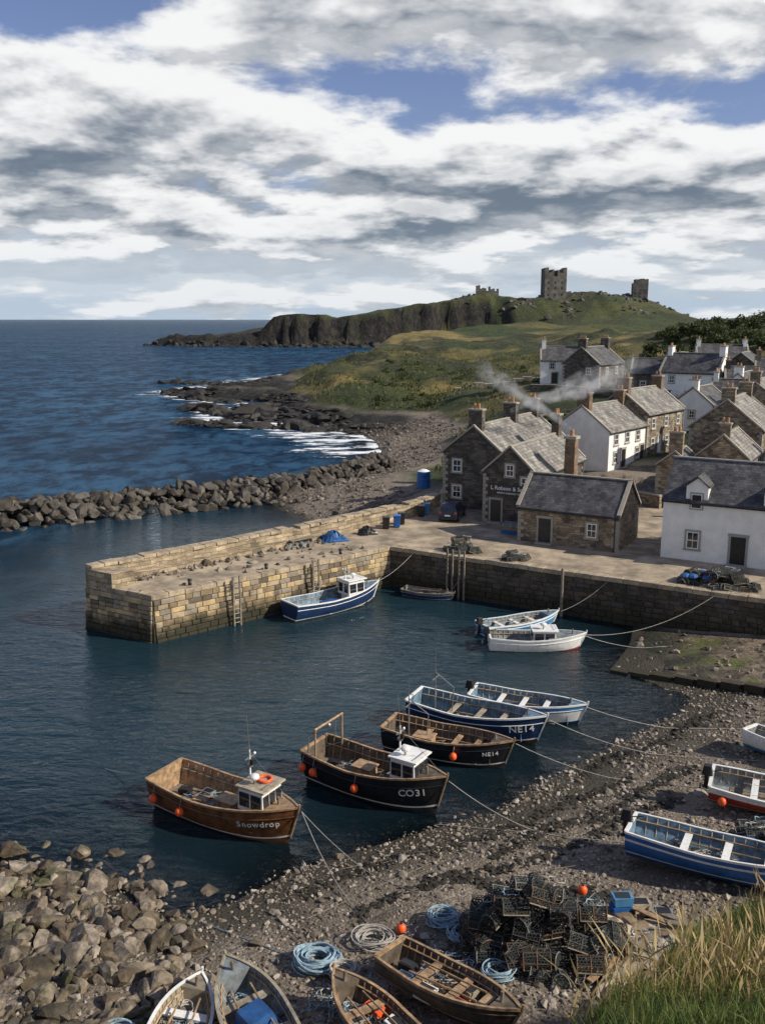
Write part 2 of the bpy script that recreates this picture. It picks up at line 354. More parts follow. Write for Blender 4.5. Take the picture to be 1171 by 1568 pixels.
dn=T.math('MAXIMUM',T.math('MULTIPLY',dens,.96),haze)
cc2=T.mix(T.math('MULTIPLY',haze,T.math('SUBTRACT',1.0,T.math('MULTIPLY',dens,.7))),cc,(.47,.60,.75))
bg2=T.n('ShaderNodeBackground',None,Color=cc2,Strength=.97)
mx=T.n('ShaderNodeMixShader',None,Fac=dn,i1=bg1.outputs[0],i2=bg2.outputs[0])
T.set(wo.inputs[0],mx.outputs[0])
L=bpy.data.lights.new('sun','SUN'); L.energy=5.0; L.angle=R(.5); L.color=(1,.92,.79)
lo=bpy.data.objects.new('sun',L); S.collection.objects.link(lo); lo.rotation_euler=(-sd).to_track_quat('-Z','Y').to_euler(); lo.location=(60,-20,80)
cam=bpy.data.cameras.new('camera'); co=bpy.data.objects.new('camera',cam); S.collection.objects.link(co); S.camera=co
cam.sensor_fit='HORIZONTAL'; cam.sensor_width=36; cam.lens=43.44; cam.clip_end=150000; cam.clip_start=.2
co.location=(0,0,20); co.rotation_euler=(R(90-11.8),0,0)
# ------------------------------------------------------------ rocks
import bmesh
def rockbase(seed,sub=2,flat=.7):
    bm=bmesh.new(); bmesh.ops.create_icosphere(bm,subdivisions=sub,radius=1)
    V=np.array([v.co[:] for v in bm.verts]);Fc=np.array([[v.index for v in f.verts] for f in bm.faces]);bm.free()
    r=np.random.default_rng(seed)
    for i in range(9):
        nn=r.normal(size=3);nn/=np.linalg.norm(nn);dd=r.uniform(.42,.72);k=V@nn
        V=V-np.where(k>dd,k-dd,0)[:,None]*nn
    V+=r.normal(size=V.shape)*.02
    return V*np.array([1,1,flat]),Fc
def rocks(name,P,sc3,mat,sub=2,flat=.7,tilt=.4,parent=None):
    P=np.asarray(P,float);N=len(P);var=[rockbase(50+i,sub,flat) for i in range(9)]
    nv=len(var[0][0]);Fc=var[0][1];VA=np.stack([v[0] for v in var])
    k=rng.integers(0,9,N); v=VA[k]*sc3[:,None,:]
    a=rng.uniform(0,6.28,N);b=rng.normal(0,tilt,N)
    ca,sa,cb,sb=np.cos(a),np.sin(a),np.cos(b),np.sin(b)
    x,y,z=v[...,0],v[...,1],v[...,2]
    y,z=y*cb[:,None]-z*sb[:,None],y*sb[:,None]+z*cb[:,None]
    x,y=x*ca[:,None]-y*sa[:,None],x*sa[:,None]+y*ca[:,None]
    V=np.stack([x+P[:,0:1],y+P[:,1:2],z+P[:,2:3]],-1).reshape(-1,3)
    FF=(Fc[None]+(np.arange(N)*nv)[:,None,None]).reshape(-1,3)
    return mesh_np(name,V,FF,[mat],{'rnd':np.repeat(rng.random(N),nv)},parent=parent)
rockm_dark=M('breakwater_rock',(.072,.062,.05),.85,.5,1.1,.7,7,attr='rnd',weed=False)
rockm_fore=M('shore_rock',(.16,.125,.086),.7,.55,2.6,.8,9,attr='rnd',moss=(.055,.06,.014))
rockm_sea=M('sea_rock',(.027,.024,.02),.8,.5,.6,.8,4,attr='rnd')
pebm=M('pebble_stone',(.23,.193,.15),.8,.4,3,.3,30,attr='rnd')
shim=M('shingle_stone',(.14,.115,.09),.85,.4,1,.3,10,attr='rnd')
def along(path,n,wid):
    path=np.array(path,float);seg=np.linalg.norm(np.diff(path,axis=0),axis=1);cum=np.r_[0,np.cumsum(seg)]
    t=rng.uniform(0,cum[-1],n);x=np.interp(t,cum,path[:,0]);y=np.interp(t,cum,path[:,1])
    i=np.clip(np.searchsorted(cum,t)-1,0,len(seg)-1);dr=np.diff(path,axis=0)[i]/seg[i][:,None]
    o=rng.uniform(-1,1,n);return x-dr[:,1]*o*wid,y+dr[:,0]*o*wid,o
x,y,o=along([(-75,78),(-55,84),(-38,89.5),(-27,95.5),(-17,101),(-10,106),(-3,116),(0,124)],1700,3.3)
top=2.2*(1-np.abs(o)**1.7)
rocks('breakwater',np.stack([x,y,top-.25+rng.normal(0,.22,len(x))],1),rng.uniform(.4,1.0,(len(x),1))*rng.uniform(.65,1.35,(len(x),3)),rockm_dark,2,.75,.5)
# foreground boulders
N=9500;x=rng.uniform(-20,-5.0,N);y=rng.uniform(18,35,N)
edge=-6.2-(y-20)*.12
k=(x<edge+rng.normal(0,.7,N))&(H(x,y)>-.7)&((y<30)|(rng.random(N)<.5))&(fbm(x,y,1.8,3)>.36)
x,y=x[k],y[k];s=np.minimum(rng.gamma(1.7,.08,len(x))+.05,.55)
rocks('shore_rocks',np.stack([x,y,H(x,y)+s*.25],1),s[:,None]*rng.uniform(.7,1.45,(len(x),3)),rockm_fore,2,.6,.5)
# scattered pebbles
N=34000;x=rng.uniform(-11,24,N);y=22+26*rng.random(N)**1.15
h=H(x,y);k=(h>-.3)&(h<2.3)&(fbm(x,y,2.5,3)+rng.normal(0,.12,N)>.42);x,y,h=x[k],y[k],h[k];s=np.minimum(.03+rng.gamma(1.5,.026,len(x)),.28)
rocks('pebble_beach',np.stack([x,y,h+s*.2],1),s[:,None]*rng.uniform(.7,1.4,(len(x),3)),pebm,1,.55,.3)
N=9000;x=rng.uniform(-13,16,N);y=rng.uniform(86,168,N);h=H(x,y);k=(h>.0)&(h<2.6)&(np.hypot((x-7)/5.5,(y-102)/10)>.75)&(sdist(x,y,QUAY)<-.5);x,y,h=x[k],y[k],h[k];s=.06+rng.gamma(1.6,.06,len(x))
rocks('shingle',np.stack([x,y,h+s*.2],1),s[:,None]*rng.uniform(.7,1.4,(len(x),3)),shim,1,.6)
N=5200;x=rng.uniform(-62,3,N);y=rng.uniform(158,330,N);h=H(x,y);dd=sdist(x,y,COAST);k=(h>-.7)&(h<2.0)&(dd<10)&(fbm(x,y,16,3)>.46);x,y,h=x[k],y[k],h[k];s=.3+rng.gamma(2,.26,len(x))
xr,yr,_=along([(-62,262),(-48,238),(-36,226)],150,2.5);xs_,ys_,_=along([(-44,212),(-34,198),(-22,186)],190,2.2);xt,yt,_=along([(-38,180),(-27,174),(-15,172)],150,1.6);xu,yu,_=along([(-70,300),(-55,292),(-44,288)],110,2.5)
x=np.r_[x,xr,xs_,xt,xu];y=np.r_[y,yr,ys_,yt,yu];h=np.r_[h,np.full(600,.1)];s=np.r_[s,.3+rng.gamma(2,.28,600)]
rocks('sea_rocks',np.stack([x,y,h+s*.05],1),s[:,None]*rng.uniform(.7,1.5,(len(x),3))*np.array([1.6,1,.6]),rockm_sea,2)
N=900;x=rng.uniform(-200,15,N);y=rng.uniform(685,745,N);dd=sdist(x,y,COAST);k=(dd>-7)&(dd<7);x,y=x[k],y[k];h=H(x,y);s=rng.uniform(1,3.4,len(x))
rocks('headland_rocks',np.stack([x,y,np.minimum(h,3)],1),s[:,None]*rng.uniform(.7,1.5,(len(x),3)),rockm_sea,2)
N=420;x=rng.uniform(55,230,N);y=rng.uniform(680,775,N);h=H(x,y);k=(h>20)&(fbm(x,y,14,2)>.52);x,y,h=x[k],y[k],h[k];s=rng.uniform(.8,2.8,len(x))
rocks('hill_outcrop',np.stack([x,y,h],1),s[:,None]*rng.uniform(.7,1.5,(len(x),3)),M('outcrop_rock',(.09,.082,.072),.9,.4,.4,.5,3,attr='rnd'),2)
# ------------------------------------------------------------ grass
def grassm(name,a,b):
    m,T,out=newmat(name)
    at=T.n('ShaderNodeAttribute',{'attribute_name':'rnd'}).outputs['Fac']
    c=T.mix(at,a,b)
    d=T.n('ShaderNodeBsdfPrincipled',None,Base_Color=c,Roughness=.75)
    tl=T.n('ShaderNodeBsdfTranslucent',None,Color=c)
    T.set(out.inputs[0],T.n('ShaderNodeMixShader',None,Fac=.35,i1=d.outputs[0],i2=tl.outputs[0]).outputs[0]); return m
def blades(name,x,y,h0,hh,wd,lean,mat,rnd=None,seed=False):
    N=len(x);a=rng.uniform(0,6.28,N);bd=rng.normal(.9,1.0,N)
    lx,ly=np.cos(bd)*lean*hh,np.sin(bd)*lean*hh
    wx,wy=np.cos(a)*wd,np.sin(a)*wd;L=[]
    for f,wf in(((0,1),(.62,.7),(.8,3.2),(1,.3)) if seed else ((0,1),(.4,.85),(.75,.55),(1,.08))):
        q=f**2
        for sgn in(-1,1): L.append(np.stack([x+lx*q+sgn*wx*wf,y+ly*q+sgn*wy*wf,h0-.05+hh*(f-.25*q*np.abs(lean))],-1))
    V=np.stack(L,1).reshape(-1,3);b=(np.arange(N)*8)[:,None,None]
    FF=(np.array([[0,1,3,2],[2,3,5,4],[4,5,7,6]])[None]+b).reshape(-1,4)
    return mesh_np(name,V,FF,[mat],{'rnd':np.repeat(rng.random(N) if rnd is None else rnd,8)})
N=80000;x=rng.uniform(.5,22,N);y=rng.uniform(8.5,23,N);ye=np.interp(x,*YE);k=(y<ye+1.0)&(fbm(x,y,1.0,3)>.3);x,y=x[k],y[k]
cl_=fbm(x,y,1.7,3);hh=rng.uniform(.14,.46,len(x))*(.4+1.2*cl_)
blades('bank_grass',x,y,H(x,y),hh,rng.uniform(.006,.014,len(x)),rng.uniform(.2,.9,len(x)),grassm('green_grass',(.06,.11,.018),(.30,.29,.075)),np.clip(rng.random(len(x))*.6+(fbm(x,y,2.4,3)-.35)*1.5,0,1))
N=12000;x=rng.uniform(1,22,N);y=rng.uniform(9,22,N);ye=np.interp(x,*YE);k=(y<ye+.8)&(fbm(x,y,2.3,2)>.42);x,y=x[k],y[k]
hh=rng.uniform(.4,1.05,len(x));blades('bank_grass_stalks',x,y,H(x,y),hh,rng.uniform(.004,.008,len(x)),rng.uniform(.15,.8,len(x)),grassm('straw_grass',(.28,.2,.08),(.62,.47,.24)),seed=True)
N=36000;x=rng.uniform(-35,75,N);y=rng.uniform(96,330,N);h=H(x,y);k=(h>2.9)&(fbm(x,y,11,3)>.42)&((y>172)|(x<22))&(sdist(x,y,QUAY)<-1);x,y,h=x[k],y[k],h[k]
blades('dune_grass',x,y,h,rng.uniform(.25,.9,len(x)),rng.uniform(.05,.18,len(x)),rng.uniform(.2,.9,len(x)),grassm('dune_grass',(.028,.046,.01),(.18,.17,.048)))
# ------------------------------------------------------------ materials
pierstone=brickmat('pier_stone',(.12,.09,.055),(.30,.235,.145),(.03,.025,.02),.75,.36,.9,True,.05)
parapet_st=brickmat('parapet_stone',(.24,.19,.125),(.50,.40,.27),(.07,.06,.045),.7,.3,.9,False,.08)
housestone=brickmat('house_stone',(.12,.10,.075),(.40,.315,.22),(.15,.125,.1),.42,.2,.9,False,.1)
darkstone=brickmat('dark_stone',(.055,.05,.045),(.17,.142,.115),(.08,.07,.06),.45,.21,.9,False,.1)
slate=brickmat('roof_slate',(.055,.055,.06),(.135,.13,.13),(.02,.02,.02),.32,.24,.5,False,.008,.6,.014,.55)
slate2=brickmat('roof_stone_slate',(.16,.152,.14),(.33,.31,.275),(.06,.056,.052),.45,.32,.5,False,.012,.8,.016,.6)
white=M('white_render',(.80,.80,.775),.85,.09,.9,.3,14)
deckm=M('quay_surface',(.34,.275,.195),.92,.45,.6,.6,6)
trim=M('window_stone',(.33,.3,.25),.85,.15,4,.2,20)
wpaint=M('white_paint',(.80,.80,.78),.45,.1,3,.05,30)
wboat=M('boat_white_paint',(.78,.78,.75),.45,.1,3,.05,30,wear=(.42,.40,.35))
blackp=M('black_paint',(.02,.02,.022),.4,.3,3,.05,30)
glass=M('window_glass',(.018,.022,.028),.08,.2,2,.02,3,spec=.9)
chim=brickmat('chimney_brick',(.16,.10,.06),(.30,.20,.12),(.12,.1,.08),.24,.09,.5)
pot_t=M('chimney_pot',(.38,.2,.1),.8,.2,5)
woodg=M('grey_wood',(.2,.17,.13),.8,.35,5,.3,30)
pstones=[M('pier_block_%s'%n_,c,.88,.3,1.6,.8,9,weed=True) for n_,c in(('ochre',(.47,.35,.19)),('buff',(.39,.305,.19)),('brown',(.25,.185,.11)),('grey',(.27,.23,.175)),('dark',(.13,.105,.075)))]
wstones=[M('wall_block_%s'%n_,c,.88,.35,1.6,.8,9,weed=True) for n_,c in(('brown',(.105,.082,.055)),('dark',(.06,.05,.038)),('grey',(.09,.08,.068)))]  # darker copies of the pier stones: shade and tide stain put into the colour
# ------------------------------------------------------------ quay + pier
q=MB(); top=3.0
out=[(-19.9,58.2),(-14.3,54.95),(.6,67.7),(23.4,54.3),(45,41.7)]+QUAY[5:]
q.prism(QUAY,-4,top,pierstone,deckm,bot=out)
def strip(mb,path,w,z0,z1,m,n_jit=0):
    for (ax,ay),(bx,by) in zip(path[:-1],path[1:]):
        Lh=math.hypot(bx-ax,by-ay);a=math.atan2(by-ay,bx-ax);k=max(1,int(Lh/1.1))
        for i in range(k):
            t=(i+.5)/k;cx=ax+(bx-ax)*t;cy=ay+(by-ay)*t
            j=random.uniform(-.02,.03)
            mb.box((cx-math.sin(a)*w/2,cy+math.cos(a)*w/2,(z0+z1)/2+j),(Lh/k-.03,w+random.uniform(-.06,.06),z1-z0),m,a+random.uniform(-.012,.012))
cop=M('coping_stone',(.36,.29,.20),.85,.4,1.3,.6,8)
q.obj('quay')
cq=MB();strip(cq,[(-19.3,58.25),(-14.4,55.38),(.6,68.15),(23.7,54.65),(45,42.1)],.75,2.74,3.07,cop);cq.obj('quay_coping',bevel=.03)
def blockface(mb,a,b,z0,z1,st,bat=.1,wid=(.45,1.05),base=.06):
    Lh=math.hypot(b[0]-a[0],b[1]-a[1]);an=math.atan2(b[1]-a[1],b[0]-a[0]);nx,ny=math.sin(an),-math.cos(an)
    z=z1
    while z>z0:
        hh=random.uniform(.28,.42);u=random.uniform(-.3,0)
        while u<Lh:
            w=random.uniform(*wid);u0=max(u,0);u1=min(u+w,Lh)
            if u1-u0>.12:
                o=bat*(z1-z+hh/2)+base+random.uniform(-.03,.045);uc=(u0+u1)/2
                mb.box((a[0]+(b[0]-a[0])*uc/Lh+nx*(o-.2),a[1]+(b[1]-a[1])*uc/Lh+ny*(o-.2),z-hh/2),(u1-u0-.03,.4,hh-.03),random.choice(st),an+random.uniform(-.015,.015))
            u+=w
        z-=hh
bw=MB();blockface(bw,QUAY[0],QUAY[1],-.9,2.72,pstones,.09,base=.1);blockface(bw,QUAY[1],QUAY[2],-.9,2.72,pstones,.085,base=.1);bw.obj('pier_stone_facing',bevel=.035)
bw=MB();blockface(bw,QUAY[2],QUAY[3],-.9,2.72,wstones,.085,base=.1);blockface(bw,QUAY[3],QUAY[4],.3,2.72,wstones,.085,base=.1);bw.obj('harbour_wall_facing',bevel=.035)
pp=MB()
outer=[(-19.6,58.8),(-5.6,71.9),(3.0,81.2),(4.6,84.4)]
def inset(path,w):
    r=[]
    for i,p in enumerate(path):
        a=path[max(i-1,0)];b=path[min(i+1,len(path)-1)];l=math.hypot(b[0]-a[0],b[1]-a[1]);r.append((p[0]+(b[1]-a[1])/l*w,p[1]-(b[0]-a[0])/l*w))
    return r
inn=inset(outer,.85)
for i in range(len(outer)-1):
    pp.prism([outer[i],inn[i],inn[i+1],outer[i+1]][::1],2.9,4.05,parapet_st)
for i in range(len(outer)-1):
    ax,ay=outer[i];bx,by=outer[i+1];Lh=math.hypot(bx-ax,by-ay);a=math.atan2(by-ay,bx-ax);k=int(Lh/.95)
    for j in range(k):
        t=(j+.5)/k
        if random.random()<.07: continue
        pp.box((ax+(bx-ax)*t+math.sin(a)*.43,ay+(by-ay)*t-math.cos(a)*.43,4.13+random.uniform(-.04,.05)),(Lh/k-.05,1.0+random.uniform(-.1,.1),.17+random.uniform(0,.06)),cop,a+random.uniform(-.04,.04))
st1=inset(outer,1.5)
pp.prism([inn[0],st1[0],st1[1],inn[1]],2.9,3.4,parapet_st)
pp.prism([(-19.3,58.3),(-17.4,57.15),(-16.2,58.2),(-18.4,59.7)],2.9,4.0,parapet_st)
pp.obj('pier_parapet',bevel=.02)
def jn(a,b,t): return (a[0]+(b[0]-a[0])*t,a[1]+(b[1]-a[1])*t)
P=[];
for i in range(190):
    t=random.random();a=jn(outer[0],outer[1],t);b=jn((-14.4,55.5),(.6,68.3),t);p=jn(a,b,random.choice([random.uniform(.24,.36),random.uniform(.24,.4),random.uniform(.2,.9)]));P.append((p[0],p[1],3.06))
P=np.array(P);s=rng.gamma(2,.06,len(P))+.04;rocks('loose_stones',P,s[:,None]*rng.uniform(.8,1.3,(len(P),3)),M('loose_stone',(.2,.17,.13),.9,.3,2,.4,10,attr='rnd'),2)
# slipway
slipm,T,o_=newmat('slip_stone')
pos=T.n('ShaderNodeNewGeometry').outputs['Position']
zz=T.n('ShaderNodeSeparateXYZ',None,Vector=pos).outputs[2]
c=T.mix(T.ramp(T.noise(pos,1.2,8,.75),.38,.62),(.07,.054,.038),(.30,.23,.155));c=T.mix(T.ramp(T.noise(pos,.4,6,.65),.52,.62),c,(.14,.16,.03))
c=T.mix(T.ramp(T.math('ADD',zz,T.math('MULTIPLY',T.noise(pos,.5,5,.6),.9)),1.15,.5),c,(.018,.02,.01))
T.set(o_.inputs[0],T.n('ShaderNodeBsdfPrincipled',None,Base_Color=c,Roughness=.7,Normal=T.n('ShaderNodeBump',None,Height=T.noise(pos,2.5,8,.7),Strength=1.0,Distance=.25)))
sl=MB();sl.prism([(13.2,50.9),(31,40.2),(38,45.2),(17.6,57.4)],-2,[-.12,1.75,2.2,.18],brickmat('slip_edge',(.04,.037,.03),(.1,.085,.065),(.02,.02,.015),.8,.3),slipm)
for i in range(17):
    t=(i+.5)/17;p=jn((13.2,50.75),(31,40.05),t);sl.box((p[0],p[1],-.14+1.87*t),(.98,.5+random.uniform(-.1,.1),.42),wstones[i%3],-.54+random.uniform(-.05,.05))
sl.obj('slipway')
N=260;t=rng.random(N);u=rng.random(N)**1.5;x=13.2+(31-13.2)*t+u*(4.4+2.6*t);y=50.9-10.7*t+u*(6.5-1.5*t);z=-.12+1.87*t+u*.35
rocks('slipway_stones',np.stack([x,y,z+.03],1),(rng.gamma(2,.05,N)+.03)[:,None]*rng.uniform(.7,1.4,(N,3)),pebm,1)
def ladder(x,y,ang,h=3.4,w=.5):
    e=empty('harbour_ladder',(x,y,0),(0,0,ang));mb=MB()
    for s_ in(-1,1): mb.box((s_*w/2,0,1.4),(.11,.11,h+.6),woodg)
    for i in range(11): mb.cyl((-w/2,0,-.1+i*.31),(w/2,0,-.1+i*.31),.028,.028,blackp,6)
    mb.obj('rungs_and_rails',e)
aBC=math.atan2(12.8,15);aCD=math.atan2(-13.5,23.1)
def onBC(t,o=.55): p=jn((-14.4,55.5),(.6,68.3),t);return(p[0]+math.sin(aBC)*o,p[1]-math.cos(aBC)*o)
def onCD(t,o=.55): p=jn((.6,68.3),(23.7,54.8),t);return(p[0]+math.sin(aCD)*o,p[1]-math.cos(aCD)*o)
for t in(.29,.62): ladder(*onBC(t,.62),aBC)
for t in(.2,.235): ladder(*onCD(t,.62),aCD,3.9,.42)
mb=MB();p=onCD(.52,.7);mb.cyl((p[0],p[1],-.5),(p[0],p[1],3.4),.12,.1,woodg,8);mb.obj('mooring_post')
for t in (.15,.45,.78):
    p=onBC(t,-.6);mb=MB();mb.cyl((p[0],p[1],3),(p[0],p[1],3.35),.13,.11,blackp,10);mb.ball((p[0],p[1],3.4),.17,blackp,10,6,(1,1,.5));mb.obj('mooring_bollard',smooth=True)
# ------------------------------------------------------------ houses
def house(name,ox,oy,z,ang,Lx,Dy,wh,rise,wm,rm,wins=(),doors=(),chims=(),dorm=(),sur=trim,cm=None,skew=True):
    e=empty(name,(ox,oy,z),(0,0,ang))
    w=MB();a=Dy/2
    w.add([(0,0,-1.5),(Lx,0,-1.5),(Lx,Dy,-1.5),(0,Dy,-1.5),(0,0,wh),(Lx,0,wh),(Lx,Dy,wh),(0,Dy,wh),(0,a,wh+rise),(Lx,a,wh+rise)],
      [(0,1,5,4),(2,3,7,6),(0,4,8,7,3),(1,2,6,9,5)],wm)
    if wm in(housestone,darkstone):
        for cx_,cy_ in((0,0),(Lx,0),(0,Dy),(Lx,Dy)): # corner quoins
            zz_=.15;k_=0
            while zz_<wh-.2:
                l1,l2=(.5,.28) if k_%2 else (.28,.5)
                w.box((cx_+(l1/2-.03)*(1 if cx_==0 else -1),cy_+(l2/2-.03)*(1 if cy_==0 else -1),zz_),(l1,l2,.27),sur);zz_+=.3;k_+=1
    w.obj('walls',e)
    r=MB();k=rise/a;ov=.22;th=.13
    for sgn in(0,1):
        def P(x,yy,zz): return (x,yy if not sgn else Dy-yy,zz)
        x0,x1=-.12,Lx+.12
        vs=[P(x0,-ov,wh-ov*k+.03),P(x1,-ov,wh-ov*k+.03),P(x1,a,wh+rise+.03),P(x0,a,wh+rise+.03)]
        vs+=[(v[0],v[1],v[2]+th) for v in vs]
        fs=[(0,1,2,3),(4,7,6,5),(0,4,5,1),(1,5,6,2),(3,7,4,0)]
        if not sgn: fs=[f[::-1] for f in fs]
        r.add(vs,fs,rm)
    r.box((Lx/2,a,wh+rise+.17),(Lx+.26,.28,.1),sur)
    r.obj('roof',e)
    g=MB();Lr=math.hypot(a,rise)
    g.cyl((-.1,-ov-.05,wh-ov*k+.03),(Lx+.1,-ov-.05,wh-ov*k+.03),.055,.055,blackp,6)
    g.cyl((Lx-.25,-.06,0),(Lx-.25,-.06,wh-.1),.04,.04,blackp,6)
    g.obj('gutter',e)
    if skew:
        sk=MB()
        for xx in(-.02,Lx+.02):
            for s_ in(-1,1):
                mm=Matrix.Translation((xx,a+s_*a/2+s_*.05,wh+rise/2+.14))@Matrix.Rotation(-s_*math.atan2(rise,a),4,'X')
                sk.box((0,0,0),(.3,Lr+.2,.14),sur,mat=mm)
        sk.obj('gable_coping',e)
    def fbox(mb,f,u,zz,w_,h_,off,t,m):
        if f=='F': mb.box((u,-off,zz),(w_,t,h_),m)
        elif f=='B': mb.box((u,Dy+off,zz),(w_,t,h_),m)
        elif f=='L': mb.box((-off,u,zz),(t,w_,h_),m)
        else: mb.box((Lx+off,u,zz),(t,w_,h_),m)
    if wins:
        wi=MB()
        for f,u,zz,w_,h_ in wins:
            fbox(wi,f,u,zz,w_,h_,.0,.03,glass)
            b=.14
            fbox(wi,f,u,zz+h_/2+b/2,w_+2*b,b,.0,.14,sur);fbox(wi,f,u,zz-h_/2-b/2,w_+2*b+.1,b,.01,.2,sur)
            for s_ in(-1,1): fbox(wi,f,u+s_*(w_/2+b/2),zz,b,h_-.002,.0,.12,sur)
            for s_ in(-1,1):
                fbox(wi,f,u+s_*(w_/2-.035),zz,.07,h_-.01,.02,.06,wpaint);fbox(wi,f,u,zz+s_*(h_/2-.04),w_-.145,.07,.02,.056,wpaint)
            fbox(wi,f,u,zz,w_-.145,.06,.02,.058,wpaint);fbox(wi,f,u,zz,.035,h_-.16,.02,.05,wpaint)
        wi.obj('windows',e)
    if doors:
        d=MB()
        for f,u,w_,h_,m_ in doors:
            fbox(d,f,u,h_/2,w_,h_,0,.05,m_)
            for kz in(.28,.7): fbox(d,f,u,h_*kz,w_*.62,h_*.3,.02,.04,m_)
            fbox(d,f,u,h_+.1,w_+.4,.2,0,.16,sur)
            for s_ in(-1,1): fbox(d,f,u+s_*(w_/2+.08),h_/2,.16,h_-.002,0,.12,sur)
            fbox(d,f,u,.06,w_+.3,.14,.2,.5,sur)
        d.obj('door',e)
    if chims:
        c=MB()
        for x,y,sx,sy,ht in chims:
            zb=wh+rise*(1-abs(y-a)/a)-.4
            c.box((x,y,(zb+wh+rise+ht)/2),(sx,sy,wh+rise+ht-zb),cm or wm)
            c.box((x,y,wh+rise+ht+.06),(sx+.16,sy+.16,.14),sur)
            kx=max(1,int(max(sx,sy)/.45))
            for i in range(kx):
                o=(i-(kx-1)/2)*.42;px,py=(x+o,y) if sx>=sy else (x,y+o)
                c.cyl((px,py,wh+rise+ht+.12),(px,py,wh+rise+ht+.6),.14,.11,pot_t,8)
        c.obj('chimney',e)
    for (x,w_,zs,h_) in dorm:
        dm=MB();pk=zs+h_+w_*.42;bk=a*.8
        dm.add([(x-w_/2,-.02,wh-.4),(x+w_/2,-.02,wh-.4),(x+w_/2,-.02,zs+h_),(x,-.02,pk),(x-w_/2,-.02,zs+h_),(x-w_/2,bk,wh-.4),(x+w_/2,bk,wh-.4),(x+w_/2,bk,zs+h_),(x,bk,pk),(x-w_/2,bk,zs+h_)],[(0,1,2,3,4),(1,6,7,2),(5,0,4,9)],wm)
        for s_ in(-1,1):
            vs=[(x,-.2,pk+.05),(x+s_*(w_/2+.15),-.2,zs+h_-.03),(x+s_*(w_/2+.15),bk,zs+h_-.03),(x,bk,pk+.05)];vs+=[(p[0],p[1],p[2]+.1) for p in vs]
            dm.add(vs,[(4,5,6,7),(0,1,5,4),(1,2,6,5),(3,2,1,0)],rm)
        fz=zs+h_*.45
        for wd,hd,of,m_ in((.95,1.25,.02,sur),(.75,1.05,.06,wpaint),(.62,.92,.08,glass)): dm.box((x,-of,fz),(wd,.05,hd),m_)
        dm.box((x,-.12,fz),(.6,.03,.05),wpaint)
        dm.obj('dormer',e)
    return e
aE1=math.atan2(-.505,.863);aE2=math.atan2(.863,.505)
W=lambda f,u,z,w=.85,h=1.15:(f,u,z,w,h)
house('stone_shed',10.6,70.5,3,aE1,7.9,5.4,2.75,2.15,housestone,slate,[W('F',5.9,1.45,.75,1.1)],[('F',2.2,1.0,2.0,blackp)])
house('white_cottage',20.3,65.4,3,aE1,15,6,4.35,2.5,white,slate,[W('F',2.2,1.5,.85,1.25),W('F',9.4,1.5),W('F',13,1.5)],[('F',5.3,1.0,2.1,blackp),('F',11.2,1.0,2.1,blackp)],[(14.5,3,.6,1.2,.9)],[(2.3,1.5,3.5,1.9),(7.5,1.5,3.5,1.9),(12.5,1.5,3.5,1.9)],sur=M('cottage_trim',(.3,.3,.29),.8,.1,4),skew=False)
house('fish_smokehouse',12.74,75.1,3,aE2,12,4.8,4.3,2.2,darkstone,slate2,[W('L',1.0,3.6,.75,1.0),W('L',2.4,4.6,.7,1.0)],[('L',3.6,.95,2.0,blackp)],[(11,2.4,.9,.7,1.8)])
house('smokehouse',10.8,81.2,3,aE2,15,6.0,5.1,2.4,darkstone,slate2,[W('L',4.6,3.9),W('L',4.6,1.5),W('F',6,3.9)],[],[(.6,3,.7,1.3,1.5),(8.5,3,.7,1.3,1.5),(14.2,3,.7,1.3,1.5)],cm=darkstone)
e=empty('smoke_stack',(16.0,77.6,3));mb=MB();mb.box((0,0,3.4),(1.0,1.0,7.6),chim,aE1,.85,.85);mb.box((0,0,7.25),(1.1,1.1,.25),trim,aE1);mb.cyl((0,0,7.3),(0,0,7.9),.2,.16,pot_t,8);mb.obj('stack',e)
aT=math.atan2(.77,.64)
house('white_terrace_house',23.2,94,4.6,aT,9,6.5,4.1,2.4,white,slate2,[W('F',1.6,1.3),W('F',6.8,1.3),W('F',1.6,3.2),W('F',4.2,3.2),W('F',6.8,3.2)],[('F',3.4,.95,2.0,blackp),('F',8.0,.95,2.0,blackp)],[(.5,3.2,.7,1.4,1.4),(8.6,3.2,.7,1.2,1.2)],cm=chim)
house('stone_terrace_house',29,100.9,5.2,aT,10,6.5,4.6,2.4,housestone,slate2,[W('F',1.6,1.3),W('F',5.4,1.3),W('F',8.4,1.3),W('F',1.6,3.5),W('F',5,3.5),W('F',8.4,3.5)],[('F',3.4,.95,2.0,wpaint)],[(.5,3.2,.7,1.4,1.4),(9.5,3.2,.7,1.2,1.2)],cm=chim)
house('stone_cottage',37.5,90.8,4.3,aE2,11,7,4.9,2.8,housestone,slate2,[W('L',2.2,3.9),W('F',2.5,3.5),W('F',7,3.5),W('F',2.5,1.4)],[('F',5,1,2,blackp)],[(.5,3.5,.7,1.3,1.2),(10.4,3.5,.7,1.3,1.2)])
house('stone_outhouse',33.2,82.9,3.6,aE2,7,4.6,3.9,2.0,housestone,slate2,[W('L',2.3,2.6)],[],[(.5,2.3,.6,1.0,1.1)])
house('stone_outhouse',28.0,82.5,3.6,aE2,4,3.2,3.2,1.3,housestone,slate,[],[],[(.4,1.6,.6,1.2,1.8)])
house('stone_cottage',46,84,4.5,aE2,10,7,4.6,2.6,housestone,slate,[W('F',3,3.4)],[],[(.5,3.5,.7,1.3,1.2)])
def hg(*a,**k):
    a=list(a);a[3]=hz(a[1],a[2])+a[3];return house(*a,**k)
